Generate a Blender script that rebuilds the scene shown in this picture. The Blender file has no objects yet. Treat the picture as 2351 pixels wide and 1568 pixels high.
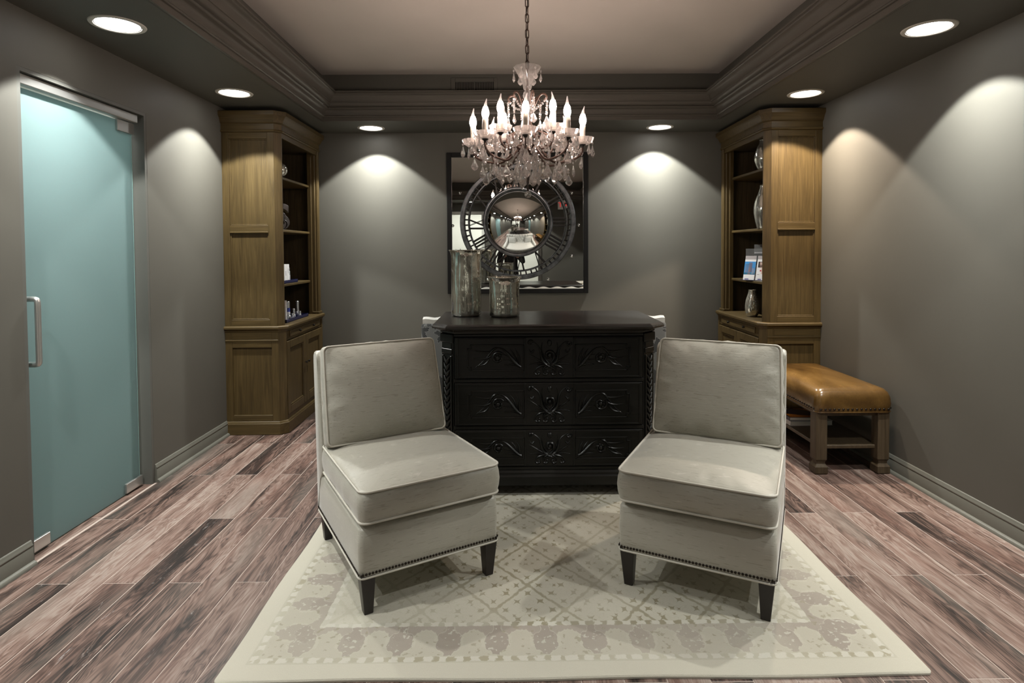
import bpy, bmesh, math, random
from mathutils import Vector, Matrix
random.seed(7)
PI = math.pi
SC = bpy.context.scene
COL = SC.collection
rad = math.radians

# ------------------------------------------------------------------ camera
cam = bpy.data.objects.new('camera', bpy.data.cameras.new('camera'))
COL.objects.link(cam); SC.camera = cam
cam.data.sensor_fit = 'HORIZONTAL'; cam.data.sensor_width = 36.0
cam.data.lens = 1345.0 / 2351.0 * 36.0
cam.data.shift_x = 0.0
cam.data.shift_y = -(784.0 - 614.0) / 2351.0
cam.data.clip_start = 0.02
_th, _psi, _rho = rad(1.7), math.atan(10.5 / 1345), 0.006
_fw = Vector((math.sin(_psi) * math.cos(_th), math.cos(_psi) * math.cos(_th), -math.sin(_th)))
_rt = Vector((math.cos(_psi), -math.sin(_psi), 0)); _up = _rt.cross(_fw)
_R = math.cos(_rho) * _rt - math.sin(_rho) * _up
_U = math.sin(_rho) * _rt + math.cos(_rho) * _up
_m = Matrix((_R, _U, -_fw)).transposed().to_4x4(); _m.translation = (0, 0, 1.4)
cam.matrix_world = _m

# ------------------------------------------------------------------ world, exposure
w = bpy.data.worlds.new('world'); SC.world = w; w.use_nodes = True
w.node_tree.nodes['Background'].inputs[0].default_value = (0.6, 0.65, 0.7, 1)
w.node_tree.nodes['Background'].inputs[1].default_value = 0.05
SC.view_settings.view_transform = 'Standard'; SC.view_settings.look = 'None'
SC.view_settings.gamma = 1; SC.view_settings.use_curve_mapping = False
SC.view_settings.exposure = 0.0
SC.cycles.caustics_reflective = False; SC.cycles.caustics_refractive = False
SC.cycles.sample_clamp_indirect = 4.0
SC.cycles.use_denoising = True

# light levels (W)
P_SPOT, E_LENS, E_BULB, P_ANTE, P_REAR = 290.0, 12.0, 150.0, 17.0, 95.0

# room measures
XL, XR, YB, YR = -2.15, 2.395, 5.45, -3.4
ZS, ZC = 2.485, 2.867
TX0, TX1, TY0, TY1 = -1.535, 1.778, -2.3, 4.933

# ------------------------------------------------------------------ helpers
def finish(bm, smooth=35):
    bmesh.ops.remove_doubles(bm, verts=bm.verts, dist=1e-6)
    bmesh.ops.recalc_face_normals(bm, faces=bm.faces)

def mesh_of(name, bm, mats, smooth=35):
    finish(bm)
    me = bpy.data.meshes.new(name); bm.to_mesh(me); bm.free()
    if not isinstance(mats, (list, tuple)): mats = [mats]
    for m in mats: me.materials.append(m)
    if smooth:
        for p in me.polygons: p.use_smooth = True
        me.set_sharp_from_angle(angle=rad(smooth))
    return me

def obj(name, bm, mats, parent=None, smooth=35):
    o = bpy.data.objects.new(name, mesh_of(name, bm, mats, smooth)); COL.objects.link(o)
    if parent: o.parent = parent
    return o

def inst(name, me, parent=None, loc=(0, 0, 0), rot=(0, 0, 0), sc=(1, 1, 1)):
    o = bpy.data.objects.new(name, me); COL.objects.link(o)
    o.location = loc; o.rotation_euler = rot; o.scale = sc
    if parent: o.parent = parent
    return o

def tag(o, label, cat, group=None, kind=None):
    o['label'] = label; o['category'] = cat
    if group: o['group'] = group
    if kind: o['kind'] = kind
    return o

def thing(name, label, cat, loc=(0, 0, 0), rz=0, group=None):
    o = bpy.data.objects.new(name, None); COL.objects.link(o)
    o.empty_display_size = 0.1
    o.location = loc; o.rotation_euler = (0, 0, rz)
    return tag(o, label, cat, group)

def struct(o, label=None):
    o['kind'] = 'structure'
    if label: o['label'] = label
    return o

def B(): return bmesh.new()

def box(bm, x0, x1, y0, y1, z0, z1, bev=0.0, seg=1, mi=0, M=None):
    x0, x1 = min(x0, x1), max(x0, x1); y0, y1 = min(y0, y1), max(y0, y1); z0, z1 = min(z0, z1), max(z0, z1)
    r = bmesh.ops.create_cube(bm, size=1.0)
    vs = r['verts']
    for v in vs:
        v.co = Vector(((x0 + x1) / 2 + v.co.x * (x1 - x0), (y0 + y1) / 2 + v.co.y * (y1 - y0), (z0 + z1) / 2 + v.co.z * (z1 - z0)))
    fs = set(f for v in vs for f in v.link_faces)
    for f in fs: f.material_index = mi
    if bev > 0:
        es = set(e for v in vs for e in v.link_edges)
        r2 = bmesh.ops.bevel(bm, geom=list(es), offset=bev, segments=seg, affect='EDGES', profile=0.5)
        for f in r2['faces']: f.material_index = mi
        vs = list(set(vs) | set(v for f in r2['faces'] for v in f.verts))
        vs = [v for v in vs if v.is_valid]
    if M is not None:
        for v in vs: v.co = M @ v.co
    return bm

def loft(bm, loops, closed=True, cap0=True, cap1=True, mi=0):
    rows = [[bm.verts.new(p) for p in lp] for lp in loops]
    n = len(rows[0])
    for a, b in zip(rows[:-1], rows[1:]):
        for i in range(n if closed else n - 1):
            j = (i + 1) % n
            try:
                f = bm.faces.new((a[i], a[j], b[j], b[i])); f.material_index = mi
            except ValueError: pass
    if closed:
        for c, r in ((cap0, rows[0]), (cap1, rows[-1])):
            if c:
                try: f = bm.faces.new(r); f.material_index = mi
                except ValueError: pass
    return rows

def lathe(bm, prof, n=24, c=(0, 0, 0), mi=0, wob=None):
    loops = []
    for k, (r, z) in enumerate(prof):
        lp = []
        for i in range(n):
            a = 2 * PI * i / n
            rr = max(r, 1e-5) * (1 + (wob(a, z) if wob else 0))
            lp.append((c[0] + rr * math.cos(a), c[1] + rr * math.sin(a), c[2] + z))
        loops.append(lp)
    loft(bm, loops, True, True, True, mi)
    return bm

def tube(bm, pts, r, n=8, closed=False, mi=0, flat=None):
    """swept round bar; r a number or one per point; flat=(a,b) squashes the section"""
    P = [Vector(p) for p in pts]; m = len(P)
    rs = r if isinstance(r, (list, tuple)) else [r] * m
    T = []
    for i in range(m):
        if closed: t = P[(i + 1) % m] - P[i - 1]
        else: t = P[min(i + 1, m - 1)] - P[max(i - 1, 0)]
        T.append(t.normalized() if t.length > 1e-9 else Vector((0, 0, 1)))
    ref = Vector((0, 0, 1)) if abs(T[0].z) < 0.9 else Vector((1, 0, 0))
    u = T[0].cross(ref).normalized()
    loops = []
    for i in range(m):
        u = (u - T[i] * u.dot(T[i]))
        if u.length < 1e-6: u = T[i].orthogonal()
        u.normalize(); v = T[i].cross(u)
        lp = []
        for k in range(n):
            a = 2 * PI * k / n
            fa, fb = flat if flat else (1, 1)
            lp.append(P[i] + u * (rs[i] * math.cos(a) * fa) + v * (rs[i] * math.sin(a) * fb))
        loops.append(lp)
    if closed: loops.append(loops[0])
    loft(bm, loops, True, not closed, not closed, mi)
    return bm

def prism(bm, poly, axis, a, b, mi=0):
    """extrude a 2-D polygon along axis from a to b. axis 'x': (y,z); 'y': (x,z); 'z': (x,y)"""
    def P(p, t):
        return {'x': (t, p[0], p[1]), 'y': (p[0], t, p[1]), 'z': (p[0], p[1], t)}[axis]
    loft(bm, [[P(p, a) for p in poly], [P(p, b) for p in poly]], True, True, True, mi)
    return bm

def bez(p0, p1, p2, p3, n=12):
    out = []
    for i in range(n + 1):
        t = i / n; s = 1 - t
        out.append(tuple(s**3 * a + 3 * s * s * t * b + 3 * s * t * t * c + t**3 * d for a, b, c, d in zip(p0, p1, p2, p3)))
    return out

def rrect(hw, hd, rc, n=6, edge=8):
    """rounded rectangle outline, points counter-clockwise, with extra points along the edges"""
    pts = []
    cs = [(hw - rc, hd - rc, 0), (-hw + rc, hd - rc, 90), (-hw + rc, -hd + rc, 180), (hw - rc, -hd + rc, 270)]
    for k, (cx, cy, a0) in enumerate(cs):
        arc = [(cx + rc * math.cos(rad(a0 + 90 * i / n)), cy + rc * math.sin(rad(a0 + 90 * i / n))) for i in range(n + 1)]
        pts += arc
        nx = cs[(k + 1) % 4]
        q = (nx[0] + rc * math.cos(rad(nx[2])), nx[1] + rc * math.sin(rad(nx[2])))
        p = arc[-1]
        for i in range(1, edge): pts.append((p[0] + (q[0] - p[0]) * i / edge, p[1] + (q[1] - p[1]) * i / edge))
    return pts

# ------------------------------------------------------------------ node helper
class X:
    """a float/vector socket with arithmetic that builds Math nodes"""
    nt = None
    def __init__(s, sock): s.s = sock
    @staticmethod
    def m(op, *a, clamp=False):
        n = X.nt.nodes.new('ShaderNodeMath'); n.operation = op; n.use_clamp = clamp
        for i, v in enumerate(a):
            if isinstance(v, X): X.nt.links.new(v.s, n.inputs[i])
            else: n.inputs[i].default_value = v
        return X(n.outputs[0])
    def __add__(s, o): return X.m('ADD', s, o)
    __radd__ = __add__
    def __sub__(s, o): return X.m('SUBTRACT', s, o)
    def __rsub__(s, o): return X.m('SUBTRACT', o, s)
    def __mul__(s, o): return X.m('MULTIPLY', s, o)
    __rmul__ = __mul__
    def __truediv__(s, o): return X.m('DIVIDE', s, o)
    def abs(s): return X.m('ABSOLUTE', s)
    def fract(s): return X.m('FRACT', s)
    def sin(s): return X.m('SINE', s)
    def cos(s): return X.m('COSINE', s)
    def floor(s): return X.m('FLOOR', s)
    def min(s, o): return X.m('MINIMUM', s, o)
    def max(s, o): return X.m('MAXIMUM', s, o)
    def clamp(s): return X.m('ADD', s, 0.0, clamp=True)
    def step(s, a, b):                      # smooth 0->1 from a to b
        n = X.nt.nodes.new('ShaderNodeMapRange'); n.interpolation_type = 'SMOOTHSTEP'
        X.nt.links.new(s.s, n.inputs[0]); n.inputs[1].default_value = a; n.inputs[2].default_value = b
        return X(n.outputs[0])

class MatB:
    def __init__(s, name):
        s.m = bpy.data.materials.new(name); s.m.use_nodes = True
        s.nt = s.m.node_tree; X.nt = s.nt
        s.b = s.nt.nodes['Principled BSDF']; s.tc = None
    def node(s, t, **kw):
        n = s.nt.nodes.new(t)
        for k, v in kw.items(): setattr(n, k, v)
        return n
    def link(s, a, b): s.nt.links.new(a.s if isinstance(a, X) else a, b)
    def set(s, **kw):
        names = dict(color='Base Color', rough='Roughness', metal='Metallic', spec='Specular IOR Level', coat='Coat Weight', coat_rough='Coat Roughness',
                     trans='Transmission Weight', ior='IOR', sheen='Sheen Weight', sheen_rough='Sheen Roughness', emit='Emission Color', estr='Emission Strength', alpha='Alpha', aniso='Anisotropic', normal='Normal')
        for k, v in kw.items():
            i = s.b.inputs[names[k]]
            if isinstance(v, X): s.link(v, i)
            elif hasattr(v, 'is_output'): s.nt.links.new(v, i)
            else:
                if k in ('color', 'emit') and len(v) == 3: v = (*v, 1)
                i.default_value = v
        return s
    def coord(s, kind='Object', scale=(1, 1, 1), rot=(0, 0, 0), loc=(0, 0, 0), add=None):
        if s.tc is None: s.tc = s.node('ShaderNodeTexCoord')
        src = s.tc.outputs[kind]
        if add is not None:
            va = s.node('ShaderNodeVectorMath', operation='ADD')
            s.nt.links.new(src, va.inputs[0]); s.nt.links.new(add, va.inputs[1]); src = va.outputs[0]
        mp = s.node('ShaderNodeMapping')
        mp.inputs['Scale'].default_value = scale; mp.inputs['Rotation'].default_value = rot; mp.inputs['Location'].default_value = loc
        s.nt.links.new(src, mp.inputs[0]); return mp.outputs[0]
    def xyz(s, vec):
        n = s.node('ShaderNodeSeparateXYZ'); s.nt.links.new(vec, n.inputs[0]); return X(n.outputs[0]), X(n.outputs[1]), X(n.outputs[2])
    def noise(s, vec, scale=5, detail=4, rough=0.55, dist=0.0):
        n = s.node('ShaderNodeTexNoise'); n.inputs['Scale'].default_value = scale; n.inputs['Detail'].default_value = detail
        n.inputs['Roughness'].default_value = rough; n.inputs['Distortion'].default_value = dist
        if vec is not None: s.nt.links.new(vec, n.inputs['Vector'])
        return X(n.outputs[0])
    def ramp(s, f, stops):
        n = s.node('ShaderNodeValToRGB'); cr = n.color_ramp
        while len(cr.elements) < len(stops): cr.elements.new(0.5)
        for e, (p, c) in zip(cr.elements, stops):
            e.position = p; e.color = (*c, 1) if len(c) == 3 else c
        s.link(f, n.inputs[0]); return n.outputs[0]
    def mix(s, f, a, b, mode='MIX'):
        n = s.node('ShaderNodeMix', data_type='RGBA', blend_type=mode)
        for v, i in ((f, n.inputs[0]), (a, n.inputs[6]), (b, n.inputs[7])):
            if isinstance(v, X): s.link(v, i)
            elif hasattr(v, 'is_output'): s.nt.links.new(v, i)
            elif isinstance(v, (int, float)): i.default_value = v
            else: i.default_value = (*v, 1) if len(v) == 3 else v
        return n.outputs[2]
    def bump(s, h, strength=0.3, dist=0.002):
        n = s.node('ShaderNodeBump'); n.inputs['Strength'].default_value = strength; n.inputs['Distance'].default_value = dist
        s.link(h, n.inputs['Height']); s.nt.links.new(n.outputs[0], s.b.inputs['Normal']); return s

def plain(name, color, rough=0.5, metal=0.0, spec=0.5, **kw):
    return MatB(name).set(color=color, rough=rough, metal=metal, spec=spec, **kw).m

# ------------------------------------------------------------------ materials
def paint(name, c, rough=0.6, amt=0.06):
    k = MatB(name); n = k.noise(k.coord(), 3.0, 5)
    k.set(color=k.mix(n, tuple(v * (1 - amt) for v in c), tuple(v * (1 + amt) for v in c)), rough=rough, spec=0.3)
    k.bump(k.noise(k.coord(), 260, 2), 0.12, 0.001); return k.m
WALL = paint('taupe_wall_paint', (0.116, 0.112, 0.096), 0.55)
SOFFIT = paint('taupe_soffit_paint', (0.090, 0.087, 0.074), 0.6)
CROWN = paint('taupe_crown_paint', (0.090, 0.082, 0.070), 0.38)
BASEB = paint('grey_green_trim_paint', (0.130, 0.128, 0.108), 0.30)
CEIL = paint('tray_ceiling_paint', (0.52, 0.48, 0.435), 0.7)
JAMB = paint('door_jamb_paint', (0.120, 0.120, 0.108), 0.5)
WHITEW = paint('white_hall_paint', (0.75, 0.76, 0.70), 0.7)

def wood_tile():
    k = MatB('wood_look_tile')
    oi = k.node('ShaderNodeObjectInfo'); rnd = X(oi.outputs['Random'])
    cb = k.node('ShaderNodeCombineXYZ'); k.link(rnd * 37.0, cb.inputs[0]); k.link(rnd * 91.0, cb.inputs[1]); k.link(rnd * 17.0, cb.inputs[2])
    big = k.noise(k.coord(scale=(9.0, 0.9, 1), add=cb.outputs[0]), 1.0, 3, 0.5, 1.4)
    grain = k.noise(k.coord(scale=(40, 1.9, 1), add=cb.outputs[0]), 1.0, 6, 0.62, 2.4)
    fine = k.noise(k.coord(scale=(260, 9, 1), add=cb.outputs[0]), 1.0, 3, 0.6, 0.6)
    cat = k.noise(k.coord(scale=(12, 1.3, 1), add=cb.outputs[0]), 1.0, 2, 0.5, 2.6)
    rings = ((cat * 46.0).sin() * 0.5 + 0.5)
    f = big * 0.66 + grain * 0.36 + rings * 0.11 + (rnd - 0.5) * 0.20 - 0.045
    col = k.ramp(f, [(0.35, (0.018, 0.012, 0.010)), (0.44, (0.078, 0.050, 0.040)), (0.51, (0.155, 0.099, 0.079)), (0.59, (0.232, 0.158, 0.129)), (0.72, (0.34, 0.275, 0.235))])
    red = k.noise(k.coord(scale=(5, 0.8, 1), add=cb.outputs[0]), 1.3, 2)
    col = k.mix(red.step(0.5, 0.72) * 0.4, col, (0.20, 0.108, 0.083), 'MIX')
    grey = k.noise(k.coord(scale=(4, 0.7, 1), loc=(5, 3, 0), add=cb.outputs[0]), 1.1, 2)
    col = k.mix(grey.step(0.52, 0.74) * 0.45, col, (0.20, 0.178, 0.152), 'MIX')
    wear = k.noise(k.coord(scale=(26, 6, 1), add=cb.outputs[0]), 1.6, 5, 0.7, 1.0)
    patch = k.noise(k.coord(scale=(3, 1.4, 1), loc=(2, 9, 0), add=cb.outputs[0]), 1.4, 2)
    col = k.mix(wear.step(0.60, 0.72) * patch.step(0.46, 0.62) * 0.7, col, (0.42, 0.375, 0.355), 'MIX')
    knot = k.noise(k.coord(scale=(16, 5, 1), loc=(1, 4, 0), add=cb.outputs[0]), 1.2, 3, 0.6, 1.5)
    col = k.mix(knot.step(0.69, 0.76) * 0.8, col, (0.035, 0.022, 0.02), 'MIX')
    col = k.mix((fine - 0.5) * 0.5 + 0.25, col, (0.12, 0.085, 0.075), 'MULTIPLY')
    k.set(color=col, rough=(fine * 0.12 + 0.36), spec=0.4)
    k.bump(grain * 0.7 + fine * 0.4, 0.22, 0.0015); return k.m
TILE = wood_tile()
GROUT = plain('pale_grout', (0.36, 0.295, 0.255), 0.8)

def oak(name, c0, c1, c2, axis='z', rough=0.46):
    k = MatB(name)
    sc = {'z': (26, 26, 1.4), 'y': (26, 1.4, 26), 'x': (1.4, 26, 26)}[axis]
    g = k.noise(k.coord(scale=sc), 1.6, 6, 0.62, 1.1)
    sc2 = {'z': (150, 150, 5), 'y': (150, 5, 150), 'x': (5, 150, 150)}[axis]
    f = k.noise(k.coord(scale=sc2), 1.0, 3)
    big = k.noise(k.coord(scale=(2, 2, 0.8)), 1.5, 2)
    v = g * 0.62 + f * 0.28 + big * 0.22 - 0.06
    k.set(color=k.ramp(v, [(0.34, c0), (0.52, c1), (0.68, c2)]), rough=rough, spec=0.36)
    k.bump(g * 0.5 + f * 0.6, 0.25, 0.001); return k.m
OAK = oak('aged_oak', (0.044, 0.0285, 0.0095), (0.074, 0.0490, 0.0168), (0.106, 0.073, 0.0275))
OAKH = oak('aged_oak_across', (0.044, 0.0285, 0.0095), (0.074, 0.0490, 0.0168), (0.106, 0.073, 0.0275), 'x')
OAKY = oak('aged_oak_along', (0.044, 0.0285, 0.0095), (0.074, 0.0490, 0.0168), (0.106, 0.073, 0.0275), 'y')
OAKIN = oak('shaded_oak_inside', (0.035, 0.026, 0.013), (0.065, 0.048, 0.026), (0.09, 0.07, 0.04))  # same aged oak, with the shade of the unlit interior put into its colour
LEGOAK = oak('bench_oak', (0.036, 0.024, 0.013), (0.062, 0.043, 0.024), (0.092, 0.067, 0.040))
EBONY = oak('ebonised_carved_oak', (0.0040, 0.0040, 0.0033), (0.0070, 0.0068, 0.0056), (0.012, 0.0112, 0.0092), 'x', 0.33)
EBONYV = oak('ebonised_carved_oak_upright', (0.0040, 0.0040, 0.0033), (0.0070, 0.0068, 0.0056), (0.012, 0.0112, 0.0092), 'z', 0.33)
TOPW = oak('ebonised_top_board', (0.018, 0.016, 0.014), (0.034, 0.030, 0.027), (0.052, 0.046, 0.041), 'x', 0.26)
ESPRESSO = plain('espresso_leg_wood', (0.012, 0.008, 0.007), 0.35)

def satin():
    k = MatB('silver_beige_slub_satin')
    s1 = k.noise(k.coord(scale=(14, 14, 190)), 1.0, 3, 0.6)
    s2 = k.noise(k.coord(scale=(22, 240, 22)), 1.0, 3, 0.6)
    w = k.noise(k.coord(scale=(420, 420, 420)), 1.0, 2)
    big = k.noise(k.coord(), 2.2, 3)
    st = s1.step(0.60, 0.72) * 0.55
    st2 = s2.step(0.60, 0.72) * 0.4
    col = k.mix(big, (0.378, 0.362, 0.305), (0.452, 0.432, 0.370))
    col = k.mix(st, col, (0.57, 0.54, 0.48)); col = k.mix(st2, col, (0.40, 0.375, 0.31))
    dash = k.noise(k.coord(scale=(20, 170, 180)), 1.0, 2, 0.5).step(0.61, 0.67) * 0.55
    col = k.mix(dash, col, (0.27, 0.25, 0.20))
    k.set(color=col, rough=0.38, spec=0.45, sheen=0.35, sheen_rough=0.4)
    k.bump(s1 * 0.5 + w * 0.3 + k.noise(k.coord(), 9, 3, 0.5, 0.6) * 1.6, 0.30, 0.004); return k.m
SATIN = satin()
PIPE = plain('satin_welt_cord', (0.56, 0.53, 0.46), 0.5)
NAIL = plain('dark_bronze_nailhead', (0.035, 0.028, 0.022), 0.32, 0.9)

def leather():
    k = MatB('cognac_leather')
    a = k.noise(k.coord(scale=(3.2, 1.6, 3)), 1.2, 3, 0.55, 0.8); b = k.noise(k.coord(), 90, 4)
    k.set(color=k.ramp(a * 0.85 + b * 0.12, [(0.36, (0.050, 0.024, 0.0055)), (0.50, (0.098, 0.051, 0.0125)), (0.64, (0.165, 0.092, 0.027))]), rough=0.25, spec=0.5)
    k.bump(b * 0.7, 0.10, 0.001); return k.m
LEATHER = leather()

def frosted():
    k = MatB('frosted_teal_glass'); nt = k.nt
    n = k.noise(k.coord(scale=(1, 1, 0.6)), 1.4, 2)
    col = k.mix(n, (0.355, 0.485, 0.492), (0.395, 0.520, 0.525))
    tr = k.node('ShaderNodeBsdfTranslucent'); nt.links.new(col, tr.inputs[0])
    k.set(color=col, rough=0.42, spec=0.4)
    mx = k.node('ShaderNodeMixShader'); mx.inputs[0].default_value = 0.34
    nt.links.new(tr.outputs[0], mx.inputs[1]); nt.links.new(k.b.outputs[0], mx.inputs[2])
    nt.links.new(mx.outputs[0], nt.nodes['Material Output'].inputs[0]); return k.m
FROST = frosted()
GEDGE = plain('glass_edge', (0.42, 0.75, 0.72), 0.15, 0, 0.6)
ALU = MatB('brushed_aluminium').set(color=(0.62, 0.62, 0.60), rough=0.34, metal=0.9).m
CHROME = plain('polished_chrome', (0.72, 0.72, 0.70), 0.14, 1.0)
MIRROR = plain('mirror_glass', (0.78, 0.79, 0.77), 0.005, 1.0)
CONVEX = plain('convex_mirror_glass', (0.82, 0.82, 0.80), 0.005, 1.0)
BLACKFR = plain('black_mirror_frame', (0.004, 0.004, 0.004), 0.55, 0.0, 0.25)
def iron():
    k = MatB('antique_iron'); n = k.noise(k.coord(), 18, 5, 0.65)
    k.set(color=k.ramp(n, [(0.35, (0.066, 0.070, 0.074)), (0.65, (0.16, 0.168, 0.175))]), rough=0.33, metal=0.75)
    return k.m
IRON = iron()
DKMETAL = plain('black_iron', (0.012, 0.011, 0.010), 0.4, 0.5)
RUST = plain('rust_brown_metal', (0.060, 0.034, 0.025), 0.45, 0.5)
def crystal(name, glass, glow, tint):
    # leaded crystal: part refracting, part clear-through, with a little inner scatter
    k = MatB(name); nt = k.nt; k.set(color=tint, rough=0.0, trans=1.0, ior=1.55)
    tp_ = k.node('ShaderNodeBsdfTransparent'); tp_.inputs[0].default_value = (0.96, 0.95, 0.94, 1)
    tr = k.node('ShaderNodeBsdfTranslucent'); tr.inputs[0].default_value = (*tint, 1)
    df = k.node('ShaderNodeBsdfDiffuse'); df.inputs[0].default_value = (*tint, 1)
    m0 = k.node('ShaderNodeMixShader'); m0.inputs[0].default_value = 0.5; nt.links.new(tr.outputs[0], m0.inputs[1]); nt.links.new(df.outputs[0], m0.inputs[2])
    m1 = k.node('ShaderNodeMixShader'); m1.inputs[0].default_value = glass; nt.links.new(tp_.outputs[0], m1.inputs[1]); nt.links.new(k.b.outputs[0], m1.inputs[2])
    m2 = k.node('ShaderNodeMixShader'); m2.inputs[0].default_value = glow; nt.links.new(m1.outputs[0], m2.inputs[1]); nt.links.new(m0.outputs[0], m2.inputs[2])
    nt.links.new(m2.outputs[0], nt.nodes['Material Output'].inputs[0]); return k.m
CRYSTAL = crystal('cut_crystal', 0.80, 0.13, (1.0, 0.95, 0.93))
PANGL = crystal('pressed_glass_pan', 0.55, 0.17, (1.0, 0.93, 0.90))
CLEARG = crystal('clear_glass', 0.40, 0.08, (1.0, 0.96, 0.94))
CANDLE = plain('ivory_candle_sleeve', (0.78, 0.70, 0.60), 0.5)
BULB = MatB('lit_bulb_glass').set(color=(1, 0.9, 0.8), emit=(1.0, 0.80, 0.70), estr=E_BULB).m
BULBTIP = MatB('bulb_glass_tip').set(color=(1.0, 0.93, 0.9), rough=0.05, trans=0.85, ior=1.2, emit=(1.0, 0.82, 0.74), estr=0.25).m
LENS = MatB('lit_downlight_lens').set(color=(1, 1, 1), emit=(1.0, 0.985, 0.97), estr=E_LENS).m
TRIMW = plain('downlight_trim', (0.55, 0.53, 0.48), 0.4)
WHITE = plain('white_card', (0.80, 0.80, 0.80), 0.45)
PAPER = plain('paper_block', (0.72, 0.72, 0.68), 0.7)
NAVY = plain('navy_board', (0.012, 0.014, 0.055), 0.35)
NAVYP = plain('navy_print', (0.030, 0.030, 0.21), 0.35)

def mercury(name, tint=(0.92, 0.90, 0.80), spot=0.5, rough=0.07):
    k = MatB(name)
    p = k.noise(k.coord(scale=(1, 1, 0.45)), 11, 5, 0.62, 0.8)
    dots = k.noise(k.coord(), 95, 3, 0.6)
    band = k.noise(k.coord(scale=(1, 1, 0.06)), 17, 2)
    m = (dots.step(0.54, 0.62) * band.step(0.50, 0.60) * spot)
    col = k.mix(p.step(0.42, 0.62), tint, tuple(v * 0.50 for v in tint))
    col = k.mix(m, col, (0.62, 0.70, 0.66))
    k.set(color=col, metal=0.88 - m * 0.5, rough=m * 0.4 + rough)
    k.bump(k.noise(k.coord(scale=(1, 1, 0.06)), 24, 2) * 1.6 + p * 0.3, 0.5, 0.010); return k.m
MERC = mercury('mercury_glass')
SILVERV = mercury('silvered_ceramic', (0.70, 0.70, 0.64), 0.25, 0.16)
# ------------------------------------------------------------------ floor: every wood-look tile is a part
FL_P, FL_L, FL_X0 = 0.1395, 1.2, -2.00
bm = B(); box(bm, XL - 0.1, XR + 0.1, YR - 0.1, YB + 0.1, -0.06, -0.0012)
floor = struct(obj('floor', bm, GROUT, smooth=0), 'wood-look plank tile floor with pale grout lines')
bm = B(); box(bm, -(FL_P / 2 - 0.0019), FL_P / 2 - 0.0019, -(FL_L / 2 - 0.0019), FL_L / 2 - 0.0019, -0.004, 0.0, 0.0010)
tile_me = mesh_of('plank', bm, TILE)
half_me = None
def clipped_tile(x0, x1, y0, y1, parent):
    b = B(); box(b, x0 + 0.0019, x1 - 0.0019, y0 + 0.0019, y1 - 0.0019, -0.004, 0.0, 0.0010)
    cx, cy = (x0 + x1) / 2, (y0 + y1) / 2
    for v in b.verts: v.co.x -= cx; v.co.y -= cy
    o = obj('plank', b, TILE, parent); o.location = (cx, cy, 0)
i0 = int(math.floor((XL - FL_X0) / FL_P)); i1 = int(math.ceil((XR - FL_X0) / FL_P))
for i in range(i0, i1):
    x0 = FL_X0 + i * FL_P; x1 = x0 + FL_P
    ys = 2.453 + (0.0 if i % 2 == 0 else 0.597)
    j = -6
    while ys + j * FL_L < YB:
        y0 = ys + j * FL_L; y1 = y0 + FL_L; j += 1
        if y1 < YR: continue
        if x0 < XL - 0.0 or x1 > XR or y0 < YR or y1 > YB:
            a, b_, c, d = max(x0, XL), min(x1, XR), max(y0, YR), min(y1, YB)
            if b_ - a > 0.02 and d - c > 0.02: clipped_tile(a, b_, c, d, floor)
        else:
            inst('plank', tile_me, floor, ((x0 + x1) / 2, (y0 + y1) / 2, 0))
for k in range(2): clipped_tile(XL - 0.155, XL - 0.001, 2.612 + k * 0.461, 2.612 + (k + 1) * 0.461, floor)

# ------------------------------------------------------------------ walls
DY0, DY1, DZ = 2.612, 3.535, 2.226          # left door opening
D2Y0, D2Y1 = 0.25, 1.25                     # right door opening (behind the frame, seen in the mirrors)
def wall_with_door(xa, xb, y0, y1):
    b = B()
    box(b, xa, xb, YR - 0.15, y0, 0, 2.9); box(b, xa, xb, y1, YB + 0.15, 0, 2.9); box(b, xa, xb, y0, y1, DZ, 2.9)
    return b
struct(obj('wall_left', wall_with_door(XL - 0.16, XL, DY0, DY1), WALL, smooth=0), 'taupe painted side wall with the frosted glass door')
struct(obj('wall_right', wall_with_door(XR, XR + 0.16, D2Y0, D2Y1), WALL, smooth=0), 'taupe painted side wall behind the leather bench')
bm = B(); box(bm, XL - 0.16, XR + 0.16, YB, YB + 0.15, 0, 2.9)
struct(obj('wall_back', bm, WALL, smooth=0), 'taupe painted wall that carries the square mirror')
# rear wall (seen only in the mirrors): a lit hatch and a doorway into a white hall
bm = B()
for a in ((XL, -1.75, 0, 2.9), (-1.75, -0.62, 0, 1.02), (-1.75, -0.62, 2.22, 2.9), (-0.62, -0.28, 0, 2.9), (-0.28, 0.75, 2.3, 2.9), (0.75, XR, 0, 2.9)):
    box(bm, a[0], a[1], YR - 0.12, YR, a[2], a[3])
struct(obj('wall_rear', bm, WALL, smooth=0), 'taupe rear wall with a lit hatch and a doorway')
bm = B()
box(bm, -2.6, 2.6, YR - 2.6, YR - 2.5, 0, 2.7); box(bm, -2.7, -2.6, YR - 2.6, YR - 0.12, 0, 2.7); box(bm, 2.6, 2.7, YR - 2.6, YR - 0.12, 0, 2.7)
box(bm, -2.7, 2.7, YR - 2.6, YR - 0.12, 2.7, 2.75)
struct(obj('wall_hall', bm, WHITEW, smooth=0), 'white walls of the lit hall behind the rear doorway')
bm = B(); box(bm, -2.7, 2.7, YR - 2.6, YR - 0.12, -0.05, 0.0)
struct(obj('floor_hall', bm, plain('hall_floor', (0.30, 0.27, 0.23), 0.5), smooth=0))
bm = B()
for a in ((-1.82, -0.55, 2.22, 2.29), (-1.82, -0.55, 0.95, 1.02), (-1.82, -1.75, 1.02, 2.22), (-0.62, -0.55, 1.02, 2.22)):
    box(bm, a[0], a[1], YR, YR + 0.03, a[2], a[3])
struct(obj('trim_2', bm, WHITEW, smooth=0), 'white casing around the rear hatch')
bm = B()
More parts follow.
